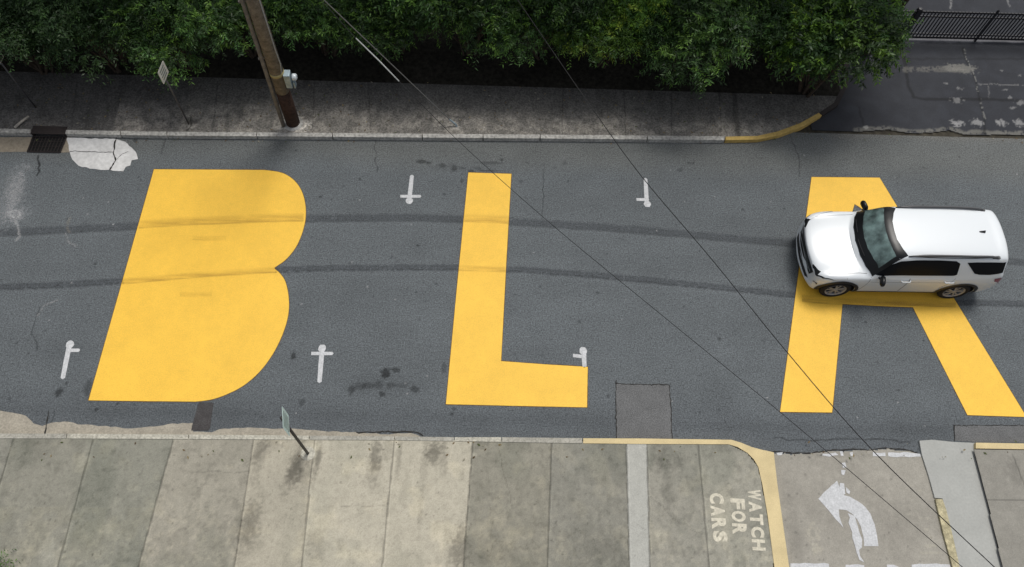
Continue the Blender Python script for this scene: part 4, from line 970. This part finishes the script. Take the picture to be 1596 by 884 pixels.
# spoiler lip, plate at the back
both('roof_edge', [(2.66, 1.665), (4.6, 1.655)], [(2.66, 1.655), (4.6, 1.645)], M['seam'], n=20, k=1, off=.0015)
for i, x in enumerate(wx):
    for s in (-1, 1):
        we = bpy.data.objects.new('wheel', None); C.objects.link(we); we.parent = car; we.location = (x, s*(1.0-WW/2-.012), WR); we.empty_display_size = .1
        m = MB(); h_ = WW/2; m.lathe([(.255, -h_+.02), (.30, -h_), (.345, -h_+.004), (.375, -h_+.03), (WR, -h_+.06), (WR, h_-.06), (.375, h_-.03), (.345, h_-.004), (.30, h_), (.255, h_-.02)], (0, 0, 0), 'y', 40)
        m.build('tyre', M['tyre'], we, smooth=True)
        o_ = s*(h_-.01); m = MB()
        m.lathe([(.225, o_-s*.02), (.258, o_), (.262, o_-s*.06), (.24, o_-s*.20), (.225, o_-s*.20)], (0, 0, 0), 'y', 40)
        m.lathe([(.001, o_-s*.005), (.06, o_-s*.01), (.065, o_-s*.04), (.001, o_-s*.04)], (0, 0, 0), 'y', 20)
        for k in range(10):
            a = 2*math.pi*(k//2)/5+(.13 if k % 2 else -.13)+.3
            p0 = Vector((math.cos(a)*.05, o_-s*.02, math.sin(a)*.05)); a2 = a+(.10 if k % 2 else -.10); p1 = Vector((math.cos(a2)*.24, o_-s*.012, math.sin(a2)*.24))
            d = (p1-p0).normalized(); n_ = Vector((-d.z, 0, d.x)); t_ = Vector((0, s*.02, 0)); hw = .017
            m.add([p0+n_*hw, p0-n_*hw, p1-n_*hw*1.3, p1+n_*hw*1.3, p0+n_*hw-t_, p0-n_*hw-t_, p1-n_*hw-t_, p1+n_*hw-t_], [(0, 1, 2, 3), (4, 5, 6, 7), (0, 1, 5, 4), (2, 3, 7, 6), (1, 2, 6, 5), (0, 3, 7, 4)])
        m.build('rim', M['alloy'], we)
        m = MB(); m.lathe([(.001, o_-s*.09), (.235, o_-s*.09), (.235, o_-s*.10), (.001, o_-s*.10)], (0, 0, 0), 'y', 24); m.build('brake_disc', M['tyre'], we)

# ================================================================== THICKET
def foliage(name, seed, rx, ry, rz, cz, twigs, per, leaf, cols, droop=.35, lobes=13, parent=None):
    """crown made of many leaf blades on twigs spread through several overlapping clumps"""
    g = np.random.default_rng(seed)
    # clumps
    th = g.uniform(0, 2*np.pi, lobes); rr = np.sqrt(g.uniform(.05, 1, lobes))*.72
    lc = np.stack([np.cos(th)*rr*rx, np.sin(th)*rr*ry, cz+g.uniform(-.45, .55, lobes)*rz*(1.1-rr*.6)], 1)
    lr = g.uniform(.24, .60, lobes)
    which = g.integers(0, lobes, twigs)
    d = g.normal(size=(twigs, 3)); d /= np.linalg.norm(d, axis=1, keepdims=True); d[:, 2] = np.where(d[:, 2] < -.3, -d[:, 2]*.6, d[:, 2])
    rad = g.uniform(.55, 1.08, twigs)**.6
    size = np.array([rx, ry, rz*.9])
    base = lc[which]+d*lr[which][:, None]*size*rad[:, None]
    tdir = d+g.normal(size=(twigs, 3))*.45; tdir[:, 2] -= droop; tdir /= np.linalg.norm(tdir, axis=1, keepdims=True)
    tl = g.uniform(.20, .58, twigs)*np.where(g.random(twigs) < .06, 1.5, 1)*.85
    tcol = np.array(cols)[g.choice(len(cols), twigs, p=None)]*g.uniform(.65, 1.3, (twigs, 1))
    clump = g.uniform(.65, 1.3, lobes)[which][:, None]; tcol = tcol*clump
    t = np.tile(np.linspace(.05, 1, per), twigs); ti = np.repeat(np.arange(twigs), per)
    side = np.tile(np.where(np.arange(per) % 2 == 0, 1., -1.), twigs)
    P = base[ti]+tdir[ti]*(tl[ti]*t)[:, None]; P[:, 2] -= droop*.25*(t**2)*tl[ti]
    ax = tdir[ti]; s_ = np.cross(ax, np.array([0, 0, 1.])+g.normal(size=(len(ti), 3))*.25); s_ /= np.linalg.norm(s_, axis=1, keepdims=True)+1e-9
    ld = ax*.55+s_*side[:, None]*.85+g.normal(size=(len(ti), 3))*.28; ld[:, 2] -= .15; ld /= np.linalg.norm(ld, axis=1, keepdims=True)
    wdir = np.cross(ld, np.array([0, 0, 1.])+g.normal(size=(len(ti), 3))*.55); wdir /= np.linalg.norm(wdir, axis=1, keepdims=True)+1e-9
    L = leaf[0]*g.uniform(.6, 1.3, len(ti)); Wd = leaf[1]*g.uniform(.7, 1.2, len(ti))
    v0 = P; v1 = P+ld*(L*.45)[:, None]+wdir*(Wd*.5)[:, None]; v2 = P+ld*L[:, None]; v3 = P+ld*(L*.45)[:, None]-wdir*(Wd*.5)[:, None]; v2[:, 2] -= L*.12
    V = np.stack([v0, v1, v2, v3], 1).reshape(-1, 3).astype(np.float32); n = len(ti)
    ok = v0[:, 2] > .05
    me = bpy.data.meshes.new(name); me.vertices.add(n*4); me.vertices.foreach_set('co', V.ravel()); me.loops.add(n*4)
    me.loops.foreach_set('vertex_index', np.arange(n*4, dtype=np.int32)); me.polygons.add(n); me.polygons.foreach_set('loop_start', (np.arange(n)*4).astype(np.int32))
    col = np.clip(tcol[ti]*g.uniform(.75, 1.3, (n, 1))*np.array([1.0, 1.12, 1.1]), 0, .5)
    a = me.attributes.new('tint', 'FLOAT_COLOR', 'FACE'); a.data.foreach_set('color', np.concatenate([col, np.ones((n, 1))], 1).astype(np.float32).ravel())
    me.update(calc_edges=True); me.materials.append(M['leaf'])
    return me, lc
def trunk_mesh(lc, r, seed, base=0):
    g = random.Random(seed); m = MB()
    for k, c_ in enumerate(lc):
        b0 = Vector((g.uniform(-.18, .18), g.uniform(-.12, .12), -.1)); e = Vector(c_); mid = b0.lerp(e, .5)+Vector((g.uniform(-.15, .15), g.uniform(-.15, .15), .15))
        rr = r*g.uniform(.5, 1.0); m.tube([b0, b0.lerp(mid, .5), mid, mid.lerp(e, .5), e], [rr, rr*.85, rr*.65, rr*.45, rr*.2], 6, caps=False)
    return m
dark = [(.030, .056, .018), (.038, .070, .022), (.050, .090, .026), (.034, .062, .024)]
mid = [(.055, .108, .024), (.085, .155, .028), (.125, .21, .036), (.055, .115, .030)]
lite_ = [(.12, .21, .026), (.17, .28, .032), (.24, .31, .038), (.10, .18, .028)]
protos = {}
def proto(kind, seed):
    k = (kind, seed)
    if k in protos: return protos[k]
    spec = {'dim': (1.5, 1.35, 1.25, 1.95, 2100, 13, (.105, .030), dark, .5), 'mid': (1.55, 1.4, 1.35, 2.05, 2400, 13, (.115, .030), dark+mid, .35),  # dim kind: gloom of the left end put into darker leaf colours
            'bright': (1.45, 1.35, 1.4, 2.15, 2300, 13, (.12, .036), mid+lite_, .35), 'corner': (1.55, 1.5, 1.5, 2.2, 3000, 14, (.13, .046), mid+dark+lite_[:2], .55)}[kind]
    rx, ry, rz, cz, tw, per, leaf, cols, dr_ = spec
    me, lc = foliage('foliage', seed, rx, ry, rz, cz, tw, per, leaf, cols, dr_)
    tm = trunk_mesh(lc, .05, seed)
    protos[k] = (me, tm); return protos[k]
tr_cache = {}
def shrub(px, py, kind, seed, sc, rz, label, name='shrub', sz=None):
    q = at(px, py, SW); me, tm = proto(kind, seed)
    e = empty(name, (q[0], q[1], SW), R(rz), label=label, cat='shrub', group='shrubs of the thicket behind the far sidewalk'); e.scale = (sc, sc, sz or sc)
    if (kind, seed) in tr_cache:
        t = bpy.data.objects.new('trunk', tr_cache[(kind, seed)]); C.objects.link(t); t.parent = e
    else:
        t = tm.build('trunk', M['bark'], e); tr_cache[(kind, seed)] = t.data
    f = bpy.data.objects.new('foliage', me); C.objects.link(f); f.parent = e
    return e
SHR = [
 # px, py of the foot, kind, seed, scale, rot, label
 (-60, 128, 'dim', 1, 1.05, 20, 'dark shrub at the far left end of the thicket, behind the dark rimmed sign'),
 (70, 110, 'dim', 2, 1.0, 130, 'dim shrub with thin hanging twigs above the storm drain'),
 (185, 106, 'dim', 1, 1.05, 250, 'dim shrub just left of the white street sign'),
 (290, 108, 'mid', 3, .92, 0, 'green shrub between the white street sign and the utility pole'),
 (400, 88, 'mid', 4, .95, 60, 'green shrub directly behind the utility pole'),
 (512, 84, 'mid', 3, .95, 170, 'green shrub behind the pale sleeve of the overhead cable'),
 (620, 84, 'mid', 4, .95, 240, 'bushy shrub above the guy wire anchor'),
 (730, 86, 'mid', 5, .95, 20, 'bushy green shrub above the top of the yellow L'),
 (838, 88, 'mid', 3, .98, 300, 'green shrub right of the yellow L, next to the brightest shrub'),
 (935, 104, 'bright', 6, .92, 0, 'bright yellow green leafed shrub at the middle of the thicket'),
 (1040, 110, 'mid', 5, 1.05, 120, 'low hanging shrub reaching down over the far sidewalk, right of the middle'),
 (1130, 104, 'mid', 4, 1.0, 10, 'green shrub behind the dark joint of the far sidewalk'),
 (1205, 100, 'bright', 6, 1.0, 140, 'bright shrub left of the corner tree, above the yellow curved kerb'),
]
for a in SHR: shrub(*a)
e = shrub(1258, 144, 'corner', 8, 1.0, 30, 'leafy corner tree hanging over the asphalt lot at the right end of the thicket', name='corner_tree'); e['category'] = 'tree'
e.scale = (1.02, 1.0, 1.05)
# second row, taller
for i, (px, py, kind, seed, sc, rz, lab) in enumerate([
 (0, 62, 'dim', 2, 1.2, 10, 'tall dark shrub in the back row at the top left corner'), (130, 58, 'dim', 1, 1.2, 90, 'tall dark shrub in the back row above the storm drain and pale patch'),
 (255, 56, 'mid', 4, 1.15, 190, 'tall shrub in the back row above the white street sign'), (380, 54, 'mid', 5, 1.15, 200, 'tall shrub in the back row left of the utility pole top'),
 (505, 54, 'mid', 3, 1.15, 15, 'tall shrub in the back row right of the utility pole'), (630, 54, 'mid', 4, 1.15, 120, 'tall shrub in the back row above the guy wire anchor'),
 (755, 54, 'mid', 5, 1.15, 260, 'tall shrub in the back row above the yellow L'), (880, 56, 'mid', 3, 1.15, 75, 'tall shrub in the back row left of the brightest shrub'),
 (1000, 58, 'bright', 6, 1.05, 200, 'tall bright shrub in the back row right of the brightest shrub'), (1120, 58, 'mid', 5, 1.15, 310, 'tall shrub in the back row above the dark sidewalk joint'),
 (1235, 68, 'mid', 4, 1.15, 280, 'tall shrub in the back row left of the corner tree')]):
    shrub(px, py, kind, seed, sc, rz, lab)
q = at(1, 884, SW)
me, lc = foliage('foliage', 77, .22, .2, .14, .12, 60, 9, (.06, .022), mid, .2, lobes=3)
e = empty('small_plant', at(-4, 886, SW), label='tiny weed at the bottom left corner of the near sidewalk', cat='plant')
f = bpy.data.objects.new('foliage', me); C.objects.link(f); f.parent = e

# tall trees whose crowns reach over the far sidewalk and shade it
TL = [(-17.5, 16.7, 1.25), (-14.6, 16.6, 1.25), (-11.7, 16.6, 1.2), (-8.9, 16.8, 1.05), (-6.0, 17.1, 1.0), (-3.1, 17.2, 1.0), (-.2, 17.2, 1.0), (2.7, 17.2, 1.0), (5.6, 17.1, 1.0), (8.5, 17.0, 1.0), (11.4, 16.9, 1.05)]
TLAB = ['beyond the far left end of the thicket', 'above the dark rimmed sign', 'above the storm drain', 'above the white street sign', 'behind the utility pole', 'above the guy wire anchor', 'above the yellow L', 'right of the yellow L', 'left of the dark sidewalk joint', 'above the yellow curved kerb', 'above the corner tree']
tme, tlc = foliage('foliage', 99, 1.75, 1.5, 1.0, 6.1, 1300, 12, (.24, .085), mid, .3, lobes=10)
tm_ = trunk_mesh([(c[0], c[1], c[2]) for c in tlc], .09, 5); t0 = None
for (x, y, sc), lab in zip(TL, TLAB):
    e = empty('tall_tree', (x, y, SW), random.uniform(-.3, .3), label='tall tree with a high crown rising '+lab, cat='tree', group='tall trees rising out of the thicket'); e.scale = (sc, sc, 1)
    if t0 is None: t = tm_.build('trunk', M['bark'], e); t0 = t.data
    else: t = bpy.data.objects.new('trunk', t0); C.objects.link(t); t.parent = e
    f = bpy.data.objects.new('foliage', tme); C.objects.link(f); f.parent = e

# fallen leaves on the far sidewalk and along the kerbs
V = []; F = []; cols = []
for i in range(420):
    if i < 300: p = at(random.uniform(-80, 1270), 128+80*random.random()**.8, SW+.006); zz = SW+.006
    else: p = at(random.uniform(-80, 1600), random.gauss(218, 3) if i % 2 else random.uniform(690, 720), 0); zz = .01 if i % 2 else SW+.006; p = (p[0], p[1], zz)
    a_ = random.uniform(0, 6.28); l = random.uniform(.02, .05); w_ = l*.45; c_, s_ = math.cos(a_), math.sin(a_); k = len(V)
    for u, v, h in ((-l, 0, 0), (0, w_, .008), (l, 0, .004), (0, -w_, .010)): V.append((p[0]+u*c_-v*s_, p[1]+u*s_+v*c_, zz+h))
    F.append((k, k+1, k+2, k+3)); cols.append(random.choice([(.16, .11, .05), (.09, .06, .03), (.22, .17, .08), (.08, .10, .03), (.28, .26, .2)]))
o = mesh_obj('leaf_litter', V, F, M['leaf']); a_ = o.data.attributes.new('tint', 'FLOAT_COLOR', 'FACE')
for i, c_ in enumerate(cols): a_.data[i].color = (*c_, 1)
tag(o, 'scattered fallen leaves and crumbs on the far sidewalk and along the kerbs', 'leaf litter', kind='stuff')
